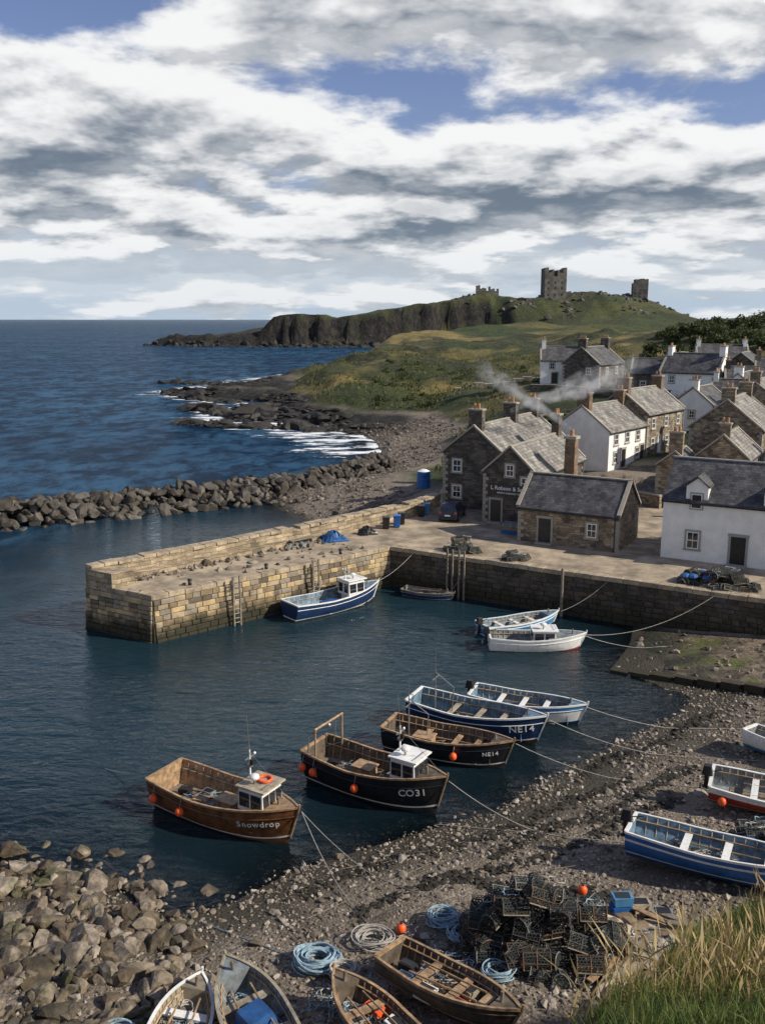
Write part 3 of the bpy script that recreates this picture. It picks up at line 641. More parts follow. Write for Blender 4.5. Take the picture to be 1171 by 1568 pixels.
hg('white_farmhouse',28.5,168,.0,R(-8),7.5,6,4.2,2.3,white,slate,[W('F',2,3.2),W('F',5,3.2),W('F',5,1.2)],[('F',2.5,1,2,blackp)],[(.5,3,.7,1.4,1.3),(7,3,.7,1.4,1.3)])
hg('stone_farmhouse',37.2,160,.0,R(52),10,7,4.6,2.8,darkstone,slate,[W('L',2,3.4),W('F',3,3.4),W('F',7,3.4)],[],[(.5,3.5,.8,1.5,1.5),(9.5,3.5,.8,1.5,1.5)])
hg('stone_barn',40.5,152,.0,R(-20),7,6,3.6,2.2,darkstone,slate,[W('F',2,1.8),W('F',5,1.8)],[],[(6.6,3,.6,1,1)])
hg('white_farmhouse',44.0,148,-.7,aE1-.1,9.0,7,4.6,2.8,white,slate,[W('R',3.5,3.6,.7,.9),W('F',2,3.5),W('F',6,3.5)],[],[(.5,3.5,.7,1.3,1.1),(8.7,3.5,.9,1.2,1.2)])
hg('white_cottage',44.5,126,-.3,aE1+.1,7,5.5,3.2,2.1,white,slate,[W('R',2.7,2.2,.7,.9),W('F',2,1.8)],[],[(.4,2.7,.6,1,1)])
hg('white_cottage',52,128,-.3,R(58),9,6,3.8,2.3,white,slate,[W('L',2,2.5)],[],[(.4,3,.7,1.2,1)])
hg('stone_cottage',48,112,-.3,R(56),10,6.5,4.0,2.4,housestone,slate2,[W('L',3,3),W('F',3,3)],[],[(.4,3,.7,1.2,1.1),(9.5,3,.7,1.2,1.1)])
hg('stone_cottage',60,150,-.3,R(-20),10,6.5,4.0,2.5,housestone,slate,[W('F',3,3),W('F',7,3)],[],[(.4,3,.7,1.2,1.1)])
hg('stone_cottage',52,141,-.4,R(-16),7,5.5,3.4,2.2,darkstone,slate,[W('F',2,2.2),W('F',5,2.2)],[],[(.4,2.7,.7,1.1,1)])
hg('white_cottage',58,172,-.3,R(-10),9,6,3.6,2.3,white,slate,[W('F',2,2.6),W('F',6,2.6)],[],[(.4,3,.7,1.2,1),(8.6,3,.7,1.2,1)])
hg('stone_barn',66,164,-.3,R(60),9,6,3.4,2.3,darkstone,slate,[],[],[])
hg('white_cottage',40.5,113.5,-.2,R(54),7,5,3.4,2.0,white,slate,[W('L',2.5,2.2,.7,.9)],[],[(.4,2.5,.6,1.1,1)])
hg('stone_barn',49,165,-.3,R(-12),8,5.5,2.8,2.0,darkstone,slate,[W('F',2,1.6)],[],[])
def wall(name,pts,h,w,m,dz=0):
    mb=MB()
    for a,b in zip(pts[:-1],pts[1:]):
        Lh=math.hypot(b[0]-a[0],b[1]-a[1]);k=max(1,int(Lh/2));an=math.atan2(b[1]-a[1],b[0]-a[0])
        for i in range(k):
            p=jn(a,b,(i+.5)/k);zz=hz(*p)+dz;mb.box((p[0],p[1],zz+h/2-.4),(Lh/k,w,h+.8),m,an);mb.box((p[0],p[1],zz+h+.05),(Lh/k-.03,w+.12,.12),trim,an)
    mb.obj(name)
wall('garden_wall',[(19.5,83.5),(21.5,88),(25.5,83)],1.3,.4,housestone)
wall('garden_wall',[(26,79),(30,78.2)],1.6,.4,housestone)
wall('field_wall',[(15,128),(24,130),(34,124)],1.2,.5,darkstone)
wall('field_wall',[(26,163),(36,158),(42,148),(58,144)],1.0,.5,darkstone)
wall('field_wall',[(15,195),(30,200),(60,205),(95,240)],1.0,.5,darkstone)
e=empty('shop_sign',(0,0,0));mb=MB()
gx=np.array([12.74,75.1]);e1=np.array([.863,-.505]);e2=np.array([.505,.863])
c=gx-e1*2.4-e2*.06
mb.box((c[0],c[1],5.9),(3.9,.07,.95),blackp,aE1);mb.obj('board',e)
def text(s,size,loc,rot,mat,parent,name='lettering',ext=.004,al='CENTER'):
    cu=bpy.data.curves.new(name,'FONT');cu.body=s;cu.size=size;cu.align_x=al;cu.align_y='CENTER';cu.extrude=ext;cu.materials.append(mat);cu.offset=size*.012
    o=bpy.data.objects.new(name,cu);S.collection.objects.link(o);o.location=loc;o.rotation_euler=rot;o.parent=parent;return o
c2=c-e2*.06
text('L Robson & Sons',.48,(c2[0],c2[1],6.05),(R(90),0,aE1),wpaint,e);text('KIPPERS & SMOKED FISH',.2,(c2[0],c2[1],5.65),(R(90),0,aE1),wpaint,e)
# chimney smoke : widening, fading plumes in the wind (local x runs downwind)
sm,T,o_=newmat('chimney_smoke')
oc=T.n('ShaderNodeTexCoord').outputs['Object'];so=T.n('ShaderNodeSeparateXYZ',None,Vector=oc)
wob=T.math('MULTIPLY',T.math('SUBTRACT',T.noise(oc,.35,3,.5),.5),T.math('MULTIPLY',so.outputs[0],.35))
yy_=T.math('ADD',so.outputs[1],wob);zz_=T.math('ADD',so.outputs[2],wob)
rr_=T.math('SQRT',T.math('ADD',T.math('MULTIPLY',yy_,yy_),T.math('MULTIPLY',zz_,zz_)))
dn_=T.math('DIVIDE',rr_,T.math('ADD',.22,T.math('MULTIPLY',so.outputs[0],.13)))
fall=T.ramp(dn_,1.0,.1);fade=T.math('MULTIPLY',T.ramp(so.outputs[0],11.0,3.0),T.ramp(so.outputs[0],-.1,.2))
dd_=T.math('MULTIPLY',T.math('MULTIPLY',fall,fade),T.ramp(T.noise(oc,.9,6,.65,.8),.36,.66,.05,1.5))
T.set(o_.inputs['Volume'],T.n('ShaderNodeVolumeScatter',None,Color=(.93,.95,.98),Density=dd_))
for (x0,y0,z0),dr_ in(((11.3,82.2,12.0),(9,3,3.4)),((16.0,77.6,10.9),(-8,4,5.4)),((15.0,88.6,12.0),(9,3,2.4)),((17.5,93.5,12.0),(8,2,3.6))):
    mb=MB();mb.box((5.6,0,0),(11.6,5,5),sm);o=mb.obj('chimney_smoke',loc=(x0,y0,z0));o.rotation_euler=Vector(dr_).to_track_quat('X','Z').to_euler()
# ------------------------------------------------------------ castle
cst=M('castle_stone',(.12,.112,.10),.95,.45,.22,.8,.8)
def ruin(name,x,y,w,d,h,tops,ang=0,slits=True):
    z=hz(x,y);e=empty(name,(x,y,z-2),(0,0,ang));mb=MB();k=len(tops)
    for i,t in enumerate(tops):
        xx=-w/2+(i+.5)*w/k;mb.box((xx,0,(h+t+2)/2),(w/k,d,h+t+2),cst)
    mb.obj('keep_walls',e)
    if slits:
        s=MB()
        for zz in(h*.35,h*.62,h*.86):
            for xx in(-w*.32,0,w*.3): s.box((xx,-d/2-.02,zz),(w*.055,.3,h*.09),blackp)
        s.obj('window_openings',e)
ruin('castle_keep',139,772,18,12,19,[6.5,7,3,3.5,5.5,.3,.1,5,3,2.8,6,7],.1)
ruin('castle_tower',210,775,12,9,10,[2,5,5,4.5,5.5,5.5,5,5.2],-.1)
ruin('castle_wall',83,752,18,2.5,2.6,[3,3.4,.8,1.4,1,-1,2.3,.3,.8,-1.2,.6],0,False)
ruin('castle_wall',128,768,10,3,2,[-1,1,2.5,2,3,4],0,False)
ruin('castle_wall',160,778,24,2.5,1.2,[2,1,1.4,.3,1,0,-.6,.5,1,.2,-.5],0,False)
ruin('castle_wall',193,780,26,2.5,.5,[.3,.6,.2,.8,1.0,.4,1.4,2,1.0],0,False)
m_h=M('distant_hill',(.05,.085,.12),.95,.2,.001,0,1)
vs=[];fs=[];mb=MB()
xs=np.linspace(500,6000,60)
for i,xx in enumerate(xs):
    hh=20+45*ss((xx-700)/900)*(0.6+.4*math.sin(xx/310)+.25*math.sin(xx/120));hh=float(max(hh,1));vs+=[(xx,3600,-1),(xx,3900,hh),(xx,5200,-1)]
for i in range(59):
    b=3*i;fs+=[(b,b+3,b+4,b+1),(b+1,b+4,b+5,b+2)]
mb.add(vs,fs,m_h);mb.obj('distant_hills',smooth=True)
# ------------------------------------------------------------ foliage
def foliage(name,cent,rad,per,leaf,mat):
    L=[];RN=[]
    for (cx,cy,cz),(rx,ry,rz) in zip(cent,rad):
        d=rng.normal(size=(per,3));d/=np.linalg.norm(d,axis=1)[:,None];r=rng.uniform(.55,1.05,per)[:,None]
        lump=.75+.45*vn(d[:,0]*2.5+cx,d[:,2]*2.5+cy+d[:,1])[:,None]
        p=d*r*lump*np.array([rx,ry,rz])+np.array([cx,cy,cz])
        u=rng.normal(size=(per,3));u/=np.linalg.norm(u,axis=1)[:,None];v=np.cross(u,d+rng.normal(size=(per,3))*.5);v/=np.linalg.norm(v,axis=1)[:,None]+1e-9
        s=leaf*rng.uniform(.5,1.3,per)[:,None]
        L.append(np.stack([p-u*s,p+v*s*.6,p+u*s,p-v*s*.6],1));RN.append(np.repeat(rng.random(per),4))
    V=np.concatenate(L).reshape(-1,3);FF=np.arange(len(V)).reshape(-1,4)
    return mesh_np(name,V,FF,[mat],{'rnd':np.concatenate(RN)})
fm=grassm('tree_foliage',(.02,.034,.009),(.085,.105,.028))
C=[];RA=[];tr=MB();barkm=M('bark',(.07,.055,.04),.9,.3,3)
for i in range(190):
    if i<95: x=random.uniform(86,185);y=random.uniform(242,300);hh=random.uniform(3.2,6.2)
    elif i<145: x=random.uniform(72,130);y=random.uniform(215,262);hh=random.uniform(2.2,4.4)
    else: x=random.uniform(56,120);y=random.uniform(176,225);hh=random.uniform(1.4,3.2)
    z=hz(x,y)
    tr.cyl((x,y,z-.3),(x,y,z+hh*.6),.22,.1,barkm,6)
    for k in range(5):
        a=random.uniform(0,6.28);rr=hh*.5;px,py,pz=x+math.cos(a)*rr*.9,y+math.sin(a)*rr*.9,z+hh*random.uniform(.2,.78)
        tr.cyl((x,y,z+hh*.3),(px,py,pz),.1,.05,barkm,5);C.append((px,py,pz));RA.append((hh*.44,hh*.44,hh*.3))
foliage('woodland',C,RA,120,.42,fm);tr.obj('woodland_trunks')
C=[];RA=[]
for i in range(420):
    c_=random.random()
    if c_<.2: t=random.random();x,y=jn((16,129),(48,121),t)
    elif c_<.4: t=random.random();x,y=jn((58,170),(110,200),t)
    elif c_<.6: x=random.uniform(-2,50);y=random.uniform(172,260)
    elif c_<.7: x=random.uniform(14,32);y=random.uniform(112,140)
    else: x=random.uniform(38,85);y=random.uniform(118,175)
    x+=random.gauss(0,1.2);y+=random.gauss(0,1.2);r=random.uniform(.6,1.7);h_=hz(x,y)
    if h_<2.5: continue
    C.append((x,y,h_+r*.3));RA.append((r*1.3,r*1.3,r*.7))
foliage('shrubs',C,RA,120,.24,fm)
# ------------------------------------------------------------ boats
cream=M('boat_inside_cream',(.35,.30,.22),.7,.35,3,.15,20,wear=(.16,.13,.09))
greyin=M('boat_inside_grey',(.20,.225,.235),.7,.45,3,.15,20,wear=(.09,.085,.075))
bluein=M('boat_inside_blue',(.13,.21,.28),.7,.45,3,.15,20,wear=(.09,.085,.075))
darkin=M('boat_inside_dark',(.11,.085,.06),.75,.5,3,.2,20)
tan=M('boat_tan_wood',(.35,.23,.13),.6,.45,4,.2,25,wear=(.16,.10,.055))
varn=M('varnished_planks',(.16,.066,.025),.35,.5,2.5,.15,18,wear=(.07,.03,.014))
redp=M('red_paint',(.40,.05,.025),.5,.2,3,wear=(.2,.06,.04))
orange=M('orange_buoy',(.9,.12,.025),.45,.12,3,.05)
navy=M('navy_paint',(.012,.034,.10),.35,.25,2,.05,wear=(.05,.075,.11))
bhull=M('boat_black_paint',(.016,.017,.02),.35,.3,3,.05,30,wear=(.05,.046,.04))
blue=M('blue_paint',(.015,.11,.36),.4,.25,2,.05,wear=(.06,.14,.25))
lblue=M('light_blue_paint',(.07,.25,.48),.45,.25,2,.05,wear=(.2,.28,.34))
tarp=M('blue_tarp',(.02,.09,.26),.55,.35,1.5,.5,5)
antif=M('antifoul',(.03,.02,.018),.8,.4,2)
steel=M('steel',(.35,.35,.34),.4,.2,4,.05,30,.7)
ropem=M('rope',(.40,.38,.34),.9,.2,8,.3,60)
ropeb=M('rope_blue',(.27,.38,.45),.9,.35,8,.3,60)
VL=[0,.12,.24,.33,.37,.5,.62,.74,.80,.88,1.0]
def boat(name,x,y,head,L,B,Hs,dr=.4,z=0,heel=0,pitch=0,hull=navy,bot=antif,wl=wboat,stripe=wboat,upper=None,rail=wboat,inside=cream,floor=.15,foredeck=.82,thw=(),cabin=None,txt=None,tsize=.3,fend=(),outb=False,mast=None,gantry=False,engine=None,extras=(),tw=.8,trans=.85,thm=None):
    e=empty(name,(x,y,z),(heel,pitch,head));upper=upper or hull
    half=lambda t:B/2*((1-(1-trans)*((.4-t)/.4)**2) if t<.4 else max(0,1-((t-.4)/.6)**2.5))
    sec=lambda v:(max(0,1-(1-v)**2.5))**.62*(.88+.12*v)
    kz=lambda t:-dr+dr*.35*max(0,(t-.72)/.28)**2.2
    sz=lambda t:Hs*(.78+.12*max(0,.35-t)/.35+.50*max(0,t-.35)**1.5)
    def P(t,v,sg,ins=0.0):
        yy=max(0.0,half(t)*sec(v)-ins);zz=kz(t)+(sz(t)-kz(t))*v
        return Vector((L*(t-.5)-.09*L*(1-v)*t**5,sg*yy,zz))
    ts=[0,.06,.14,.22,.3,.38,.46,.54,.62,.7,.77,.83,.88,.92,.955,.98,1.0]
    h=MB();bands=[bot]*3+[wl]+[hull]*3+[stripe]+[upper]*2
    for sg in(-1,1):
        for j in range(len(VL)-1):
            vs=[];fs=[]
            for t in ts: vs+=[P(t,VL[j],sg),P(t,VL[j+1],sg)]
            for i in range(len(ts)-1):
                f=(2*i,2*i+2,2*i+3,2*i+1); fs.append(f if sg<0 else f[::-1])
            h.add(vs,fs,bands[j])
    for j in range(len(VL)-1):
        h.add([P(0,VL[j],-1),P(0,VL[j],1),P(0,VL[j+1],1),P(0,VL[j+1],-1)],[(0,3,2,1)],bands[j])
    h.obj('hull',e,smooth=True)
    zf=-dr+floor+.22
    n_=MB();fl=[]
    for sg in(-1,1):
        vs=[];fs=[]
        for t in ts:
            zz=max(zf,kz(t)+.12);vf=min(.9,(zz-kz(t))/(sz(t)-kz(t)))
            a=P(t,1,sg,.05);b=P(t,(1+vf)/2,sg,.06);c=P(t,vf,sg,.06)
            if t==0:
                for q_ in(a,b,c): q_.x+=.06
            vs+=[a,b,c];fl.append(c)
        for i in range(len(ts)-1):
            for k in(0,1):
                f=(3*i+k,3*i+3+k,3*i+4+k,3*i+1+k);fs.append(f if sg<0 else f[::-1])
        n_.add(vs,fs,inside)
    nn=len(ts);n_.add(fl,[(i,i+1,nn+i+1,nn+i) for i in range(nn-1)],inside if floor<.4 else woodg)
    n_.add([(fl[0].x,fl[0].y,fl[0].z),(fl[nn].x,fl[nn].y,fl[nn].z),P(0,1,1,.05)+Vector((.06,0,0)),P(0,1,-1,.05)+Vector((.06,0,0))],[(0,1,2,3)],inside)
    for t in[.06+.055*i for i in range(15)]:
        for sg in(-1,1):
            pts=[P(t,v,sg,.075) for v in(.98,.8,.6,.45)]
            n_.tube(pts,.022,rail if inside in(tan,darkin) else cream,4)
    for sg in(-1,1): n_.tube([P(t,.82,sg,.1) for t in ts[:-3]],.03,thm or tan,4)
    for k in range(-3,4):
        yy=k*B*.09
        n_.box((-L*.06,yy,zf+.012),(L*.62,B*.08,.02),woodg)
    n_.obj('interior',e)
    r=MB()
    for sg in(-1,1):
        vs=[];fs=[]
        for t in ts:
            a=P(t,1,sg);yy=abs(a.y)
            for dy,dz in((.04,-.05),(.04,.03),(-.05,.03),(-.05,-.03)): vs.append((a.x,sg*max(0,yy+dy),a.z+dz))
        for i in range(nn-1):
            for k in range(4):
                f=(4*i+k,4*i+4+k,4*i+4+(k+1)%4,4*i+(k+1)%4);fs.append(f if sg<0 else f[::-1])
        r.add(vs,fs,rail)
        r.tube([P(t,.8,sg,-.015) for t in ts],.022,rail if rail is not tan else hull,5)
    a=P(0,1,1);r.box((a.x+.02,0,a.z-.0),(.12,2*a.y,.09),rail)
    a=P(1,1,1);b=P(1,.3,1);r.tube([a+Vector((.03,0,.14)),a+Vector((.02,0,0)),P(1,.6,1)+Vector((.01,0,0)),b],.04,rail,6)
    r.obj('gunwale',e)
    d=MB()
    if foredeck<1:
        tt=[foredeck+(1-foredeck)*i/6 for i in range(7)];vs=[]
        for t in tt:
            a=P(t,1,1,.05);vs+=[(a.x,-a.y,a.z-.01),(a.x,a.y,a.z-.01)]
        d.add(vs,[(2*i,2*i+2,2*i+3,2*i+1) for i in range(6)],inside if inside is not cream else woodg)
        a=P(foredeck,1,1,.05);d.add([(a.x,-a.y,a.z-.01),(a.x,a.y,a.z-.01),(a.x,a.y*.8,zf),(a.x,-a.y*.8,zf)],[(0,1,2,3)],inside)
        d.cyl((L*.36,0,sz(.88)-.05),(L*.36,0,sz(.88)+.28),.05,.05,woodg,8)
    for t in thw:
        a=P(t,.78,1,.05);d.box((a.x,0,a.z),(.26,2*a.y,.05),thm or (rail if rail is not blackp else tan))
    if d.V: d.obj('deck_and_thwarts',e)
    if cabin:
        t0,cl_,cw,ch=cabin;x0=L*(t0-.5);zb=max(zf,0);t1=t0+cl_/2/L
        z1=max(zb,min(sz(t0)-.12,zb+ch*.45)) # cabin sides rise from just below the rail
        c=MB();kb=1-.12*(z1-zb)/ch
        c.box((x0,0,(z1+zb+ch)/2),(cl_*(1-.1*(z1-zb)/ch),cw*kb,zb+ch-z1),wboat,0,.9/(1-.1*(z1-zb)/ch),.88/kb)
        c.box((x0-.1,0,(zb+z1)/2),(cl_*.6,min(cw*.7,half(t1)*1.1),z1-zb+.02),wboat)
        g_=MB();zt=zb+ch*.72;hw=ch*.33
        for s_ in(-1,1):
            for k in range(2):
                xx=x0+(k-.5)*cl_*.44
                g_.box((xx,s_*cw/2*.915,zt),(cl_*.37,.05,hw),glass)
        for k in range(3): g_.box((x0+cl_/2*.932,(k-1)*cw*.29,zt),(.05,cw*.245,hw),glass)
        for k in(-1,1): g_.box((x0-cl_/2*.932,k*cw*.22,zt),(.05,cw*.3,hw),glass)
        c.obj('wheelhouse',e,bevel=.03);g_.obj('wheelhouse_windows',e)
        c=MB();c.box((x0+.04,0,zb+ch+.03),(cl_*1.08,cw*1.06,.07),wboat if 'ring' not in extras else cream)
        c.ball((x0-.05,-cw*.18,zb+ch+.36),.2,wboat,12,8,(1,1,.65));c.cyl((x0-.05,-cw*.18,zb+ch),(x0-.05,-cw*.18,zb+ch+.3),.05,.05,steel,8)
        c.tube([(x0+cl_*.45,y_*cw*.4,zb+ch+.16) for y_ in(-1,0,1)],.02,steel);c.obj('wheelhouse_roof',e,bevel=.02)
        if mast:
            c=MB();mx_=x0-cl_*.35;c.cyl((mx_,0,zb+ch),(mx_,0,zb+ch+mast),.045,.03,wpaint,8);c.cyl((mx_,0,zb+ch+mast),(mx_-.1,0,zb+ch+mast*2.1),.016,.008,steel,5)
            c.box((mx_,0,zb+ch+mast*.75),(.05,.6,.04),steel);c.box((mx_,0,zb+ch+mast*.5),(.2,.14,.1),steel);c.ball((mx_,.3,zb+ch+mast*.8),.06,wpaint,8,6);c.box((mx_+.1,0,zb+ch+mast*.62),(.12,.12,.22),blackp)
            c.tube([(mx_,0,zb+ch+mast*.95),(-L*.42,0,sz(.1))],.009,steel,4);c.tube([(mx_,0,zb+ch+mast*.95),(L*.47,0,sz(1))],.009,steel,4)
            c.obj('mast',e)
        if 'ring' in extras:
            c=MB();zz=zb+ch+.12;pts=[(x0+.12+.26*math.cos(a_),.2+.26*math.sin(a_),zz) for a_ in np.linspace(0,6.29,20)];c.tube(pts,.06,orange,8);c.obj('lifebuoy',e,smooth=True)
    if mast and not cabin:
        c=MB();mx_=-L*.33;z0=sz(.15);c.cyl((mx_,0,zf),(mx_,0,z0+mast),.045,.025,steel,8);c.box((mx_,0,z0+mast*.7),(.05,.7,.04),steel);c.cyl((mx_,0,z0+mast),(mx_,0,z0+mast*1.6),.014,.007,steel,4);c.tube([(mx_,0,z0+mast*.9),(mx_+1.0,.0,z0+mast*.5),(mx_+.9,0,zf+.3)],.03,steel);c.obj('mast',e)
    if gantry:
        c=MB();gx_=-L*.38;zz=sz(.12);yy=half(.12)*.92
        for s_ in(-1,1):
            c.cyl((gx_,s_*yy,zf),(gx_,s_*yy,zz+1.25),.045,.045,tan,8);c.tube([(gx_,s_*yy,zz+1.2),(gx_-.35,s_*yy,zz+.9),(gx_-.4,s_*yy,zz)],.03,steel,6)
        c.cyl((gx_,-yy-.05,zz+1.25),(gx_,yy+.05,zz+1.25),.05,.05,tan,8);c.ball((gx_,0,zz+1.08),.11,steel,8,6);c.obj('gantry',e)
    if engine is not None:
        c=MB();c.box((engine*L,0,zf+.3),(.9,.7,.6),tan,0,.95,.95);c.box((engine*L,0,zf+.63),(1.0,.78,.06),tan);c.obj('engine_box',e,bevel=.02)
    if 'crates' in extras:
        c=MB()
        for (cx_,cy_,m_) in((-.22,.3,greyin),(-.3,-.35,blue),(-.12,-.42,wboat),(-.2,-.05,tan),(.08,.33,cream),(-.36,.1,blackp),(.1,-.3,orange)):
            s_=random.uniform(.75,1.05);c.box((cx_*L,cy_*B*.7,zf+.16),(.55*s_,.38*s_,.3),m_,random.uniform(-.4,.4),1.08,1.08);c.box((cx_*L,cy_*B*.7,zf+.318),(.45*s_,.3*s_,.02),blackp)
        c.obj('fish_boxes',e)
    c=MB()
    ang=np.linspace(0,22,70);cx_=L*.22 if not cabin else -L*.05
    c.tube([(cx_+(.2+.05*math.sin(a_*1.7))*math.cos(a_),(.2+.05*math.cos(a_*2.3))*math.sin(a_)+.1,zf+.06+a_*.006) for a_ in ang],.022,ropeb if random.random()<.5 else ropem,4)
    for s_ in(-1,1):
        if not cabin: c.cyl((-L*.28,s_*B*.2,zf+.42),(L*.22,s_*B*.16,zf+.5),.03,.03,tan,6)
    if 'tarp' in extras: c.box((-.05*L,0,zf+.4),(L*.2,B*.5,.42),tarp,.2,.8,.8)
    if 'net' in extras:
        for k in range(44): c.tube([(random.uniform(-.33,.05)*L+random.gauss(0,.12),random.gauss(0,.3),zf+.1+random.random()*.2) for _ in range(6)],.018,random.choice([ropem,ropeb,blackp,blackp,tan,woodg]),4)
    c.obj('rope_and_gear',e)
    if fend:
        c=MB()
        for t,sg in fend:
            a=P(t,.75,sg,-.2);c.ball((a.x,a.y,a.z-.12),.17,orange,14,10,(1,1,1.12));tp=P(t,1,sg);c.tube([(a.x,a.y,a.z+.05),(tp.x,tp.y,tp.z)],.012,ropem,4)
        c.obj('fenders',e,smooth=True)
    if outb:
        c=MB();x_=-L/2-.16;zz=sz(0)
        c.box((x_,0,zz+.25),(.42,.3,.42),blackp,0,.7,.8);c.box((x_-.02,0,zz-.2),(.16,.12,.7),blackp,0);c.box((x_-.02,0,zz-.55),(.3,.1,.1),blackp);c.cyl((x_-.2,0,zz-.55),(x_-.28,0,zz-.55),.13,.13,steel,10)
        c.box((x_+.14,0,zz+.0),(.2,.22,.2),steel);c.tube([(x_+.15,0,zz+.2),(x_+.6,.05,zz+.3)],.025,blackp);c.obj('outboard_motor',e,bevel=.03)
    if txt: # letters follow the curve of the planking one by one
        wd={'w':.8,'m':.9,'r':.42,'1':.5,'N':.74,'O':.8,'C':.72,'S':.64,'B':.66}
        adv=[wd.get(c_,.6)*tsize for c_ in txt];tot=sum(adv);u=-tot/2
        for c_,a_ in zip(txt,adv):
            t=tw+(u+a_/2)/L;u+=a_
            a=P(t,.69,-1);ux=(P(t+.02,.69,-1)-P(t-.02,.69,-1)).normalized();up=P(t,.85,-1)-P(t,.55,-1)
            up=(up-ux*up.dot(ux)).normalized();nz_=ux.cross(up)
            o=text(c_,tsize,(0,0,0),(0,0,0),wpaint,e,'registration_letter',.002)
            o.matrix_local=Matrix.Translation(a+nz_*.03)@Matrix((ux,up,nz_)).transposed().to_4x4()
    return e
hd=lambda dx,dy:math.atan2(dy,dx)
boat('fishing_boat',-6.2,34.1,hd(6,-3.6),7.0,2.5,1.6,.5,hull=varn,bot=varn,wl=wboat,stripe=varn,rail=tan,inside=tan,floor=.7,foredeck=.76,cabin=(.73,1.3,1.35,1.75),txt='Snowdrop',tsize=.36,fend=((.08,-1),(.3,-1)),mast=1.3,engine=.0,extras=('ring','crates','net'),tw=.80,thm=cream)
boat('fishing_boat',-.2,36.3,hd(4.9,-3.1),6.7,2.35,1.75,.5,hull=bhull,bot=antif,stripe=bhull,rail=tan,inside=darkin,floor=.85,foredeck=.79,cabin=(.73,1.25,1.25,1.7),txt='CO31',tsize=.44,fend=((.03,-1),(.12,-1),(.45,-1)),mast=1.2,gantry=True,engine=-.1,extras=('crates','net'),tw=.82)
boat('open_fishing_boat',3.1,39.8,hd(5,-2.3),6.2,2.1,1.4,.4,hull=bhull,stripe=bhull,rail=tan,inside=darkin,foredeck=.84,thw=(.3,.55,.72),txt='NE14',tsize=.3,mast=1.5,extras=('net','crates'),engine=-.2,fend=((.6,-1),),tw=.86,floor=.4)
boat('open_fishing_boat',4.7,42.4,hd(5.6,-2.9),7.0,2.3,1.55,.4,hull=navy,stripe=navy,rail=wboat,inside=bluein,foredeck=.84,thw=(.3,.5,.68),txt='NE14',tsize=.5,mast=1.6,extras=('crates','net'),fend=((.1,1),),tw=.86,thm=cream,floor=.4)
boat('open_fishing_boat',7.5,44.4,hd(5,-2.1),6.0,2.0,1.1,.35,hull=wboat,bot=navy,stripe=lblue,upper=lblue,rail=wboat,inside=bluein,foredeck=.85,thw=(.25,.45,.65),txt='NE11',tsize=.24,outb=True,fend=((.35,-1),),tw=.84)
boat('motor_boat',9.6,54.4,hd(5.4,-.1),6.0,2.1,1.0,.4,hull=wboat,bot=redp,stripe=wboat,rail=wboat,inside=greyin,foredeck=.6,cabin=(.56,1.5,1.3,1.25),outb=True)
boat('rowing_boat',9.1,58.0,hd(5.5,2.6),6.0,1.9,.85,.3,hull=lblue,stripe=wboat,upper=lblue,rail=wboat,inside=bluein,thw=(.25,.45,.65),outb=True)
boat('fishing_boat',-3.3,62.3,hd(6,4.9),7.8,2.5,1.35,.45,hull=navy,stripe=navy,rail=wboat,inside=bluein,foredeck=.8,floor=.3,cabin=(.68,1.5,1.4,1.9),mast=.9,extras=('crates','tarp'))
boat('dinghy',3.4,65.0,hd(.9,-.42),4.0,1.4,.6,.2,hull=navy,stripe=wboat,rail=woodg,inside=greyin,thw=(.35,.6))
def bb(name,x,y,h_,*a,**k):
    return boat(name,x,y,h_,*a,z=hz(x,y)+k.get('dr',.35)-.05,**k)
bb('rowing_boat',12.2,29.2,hd(.8,-.40),7.0,2.3,.95,dr=.4,hull=blue,bot=blue,stripe=wboat,upper=blue,rail=wboat,inside=bluein,thw=(.28,.48,.68),outb=True,heel=-.12,txt='OB14',tsize=.28,extras=('net',))
bb('rowing_boat',16.0,33.6,hd(.85,-.4),5.6,2.0,.85,dr=.35,hull=redp,bot=redp,stripe=wboat,upper=wboat,rail=wboat,inside=greyin,thw=(.3,.55),outb=True,heel=.1,fend=((.1,-1),))
bb('rowing_boat',18.6,38.2,hd(.6,-.6),4.6,1.8,.8,dr=.3,hull=wboat,bot=lblue,rail=wboat,inside=greyin,thw=(.4,),heel=-.15)
bb('dinghy',-5.5,21.7,hd(.12,1),3.4,1.6,.65,dr=.25,hull=wboat,bot=wboat,rail=wboat,inside=cream,thw=(.35,.6),heel=.12,extras=('net',))
bb('dinghy',-3.5,21.9,hd(-.5,.95),4.4,1.8,.75,dr=.3,hull=greyin,bot=woodg,rail=cream,inside=greyin,thw=(.3,.62),heel=-.1,extras=('tarp','net'))
bb('rowing_boat',-.3,21.6,hd(-.6,.8),3.8,1.6,.7,dr=.3,hull=woodg,bot=woodg,stripe=woodg,rail=tan,inside=darkin,thw=(.35,.6),heel=.1,extras=('net','crates'))
bb('rowing_boat',1.9,22.6,hd(.78,-.6),4.4,1.7,.75,dr=.3,hull=darkin,bot=redp,stripe=redp,rail=tan,inside=darkin,thw=(.3,.55,.75),heel=-.14,extras=('crates','net'))
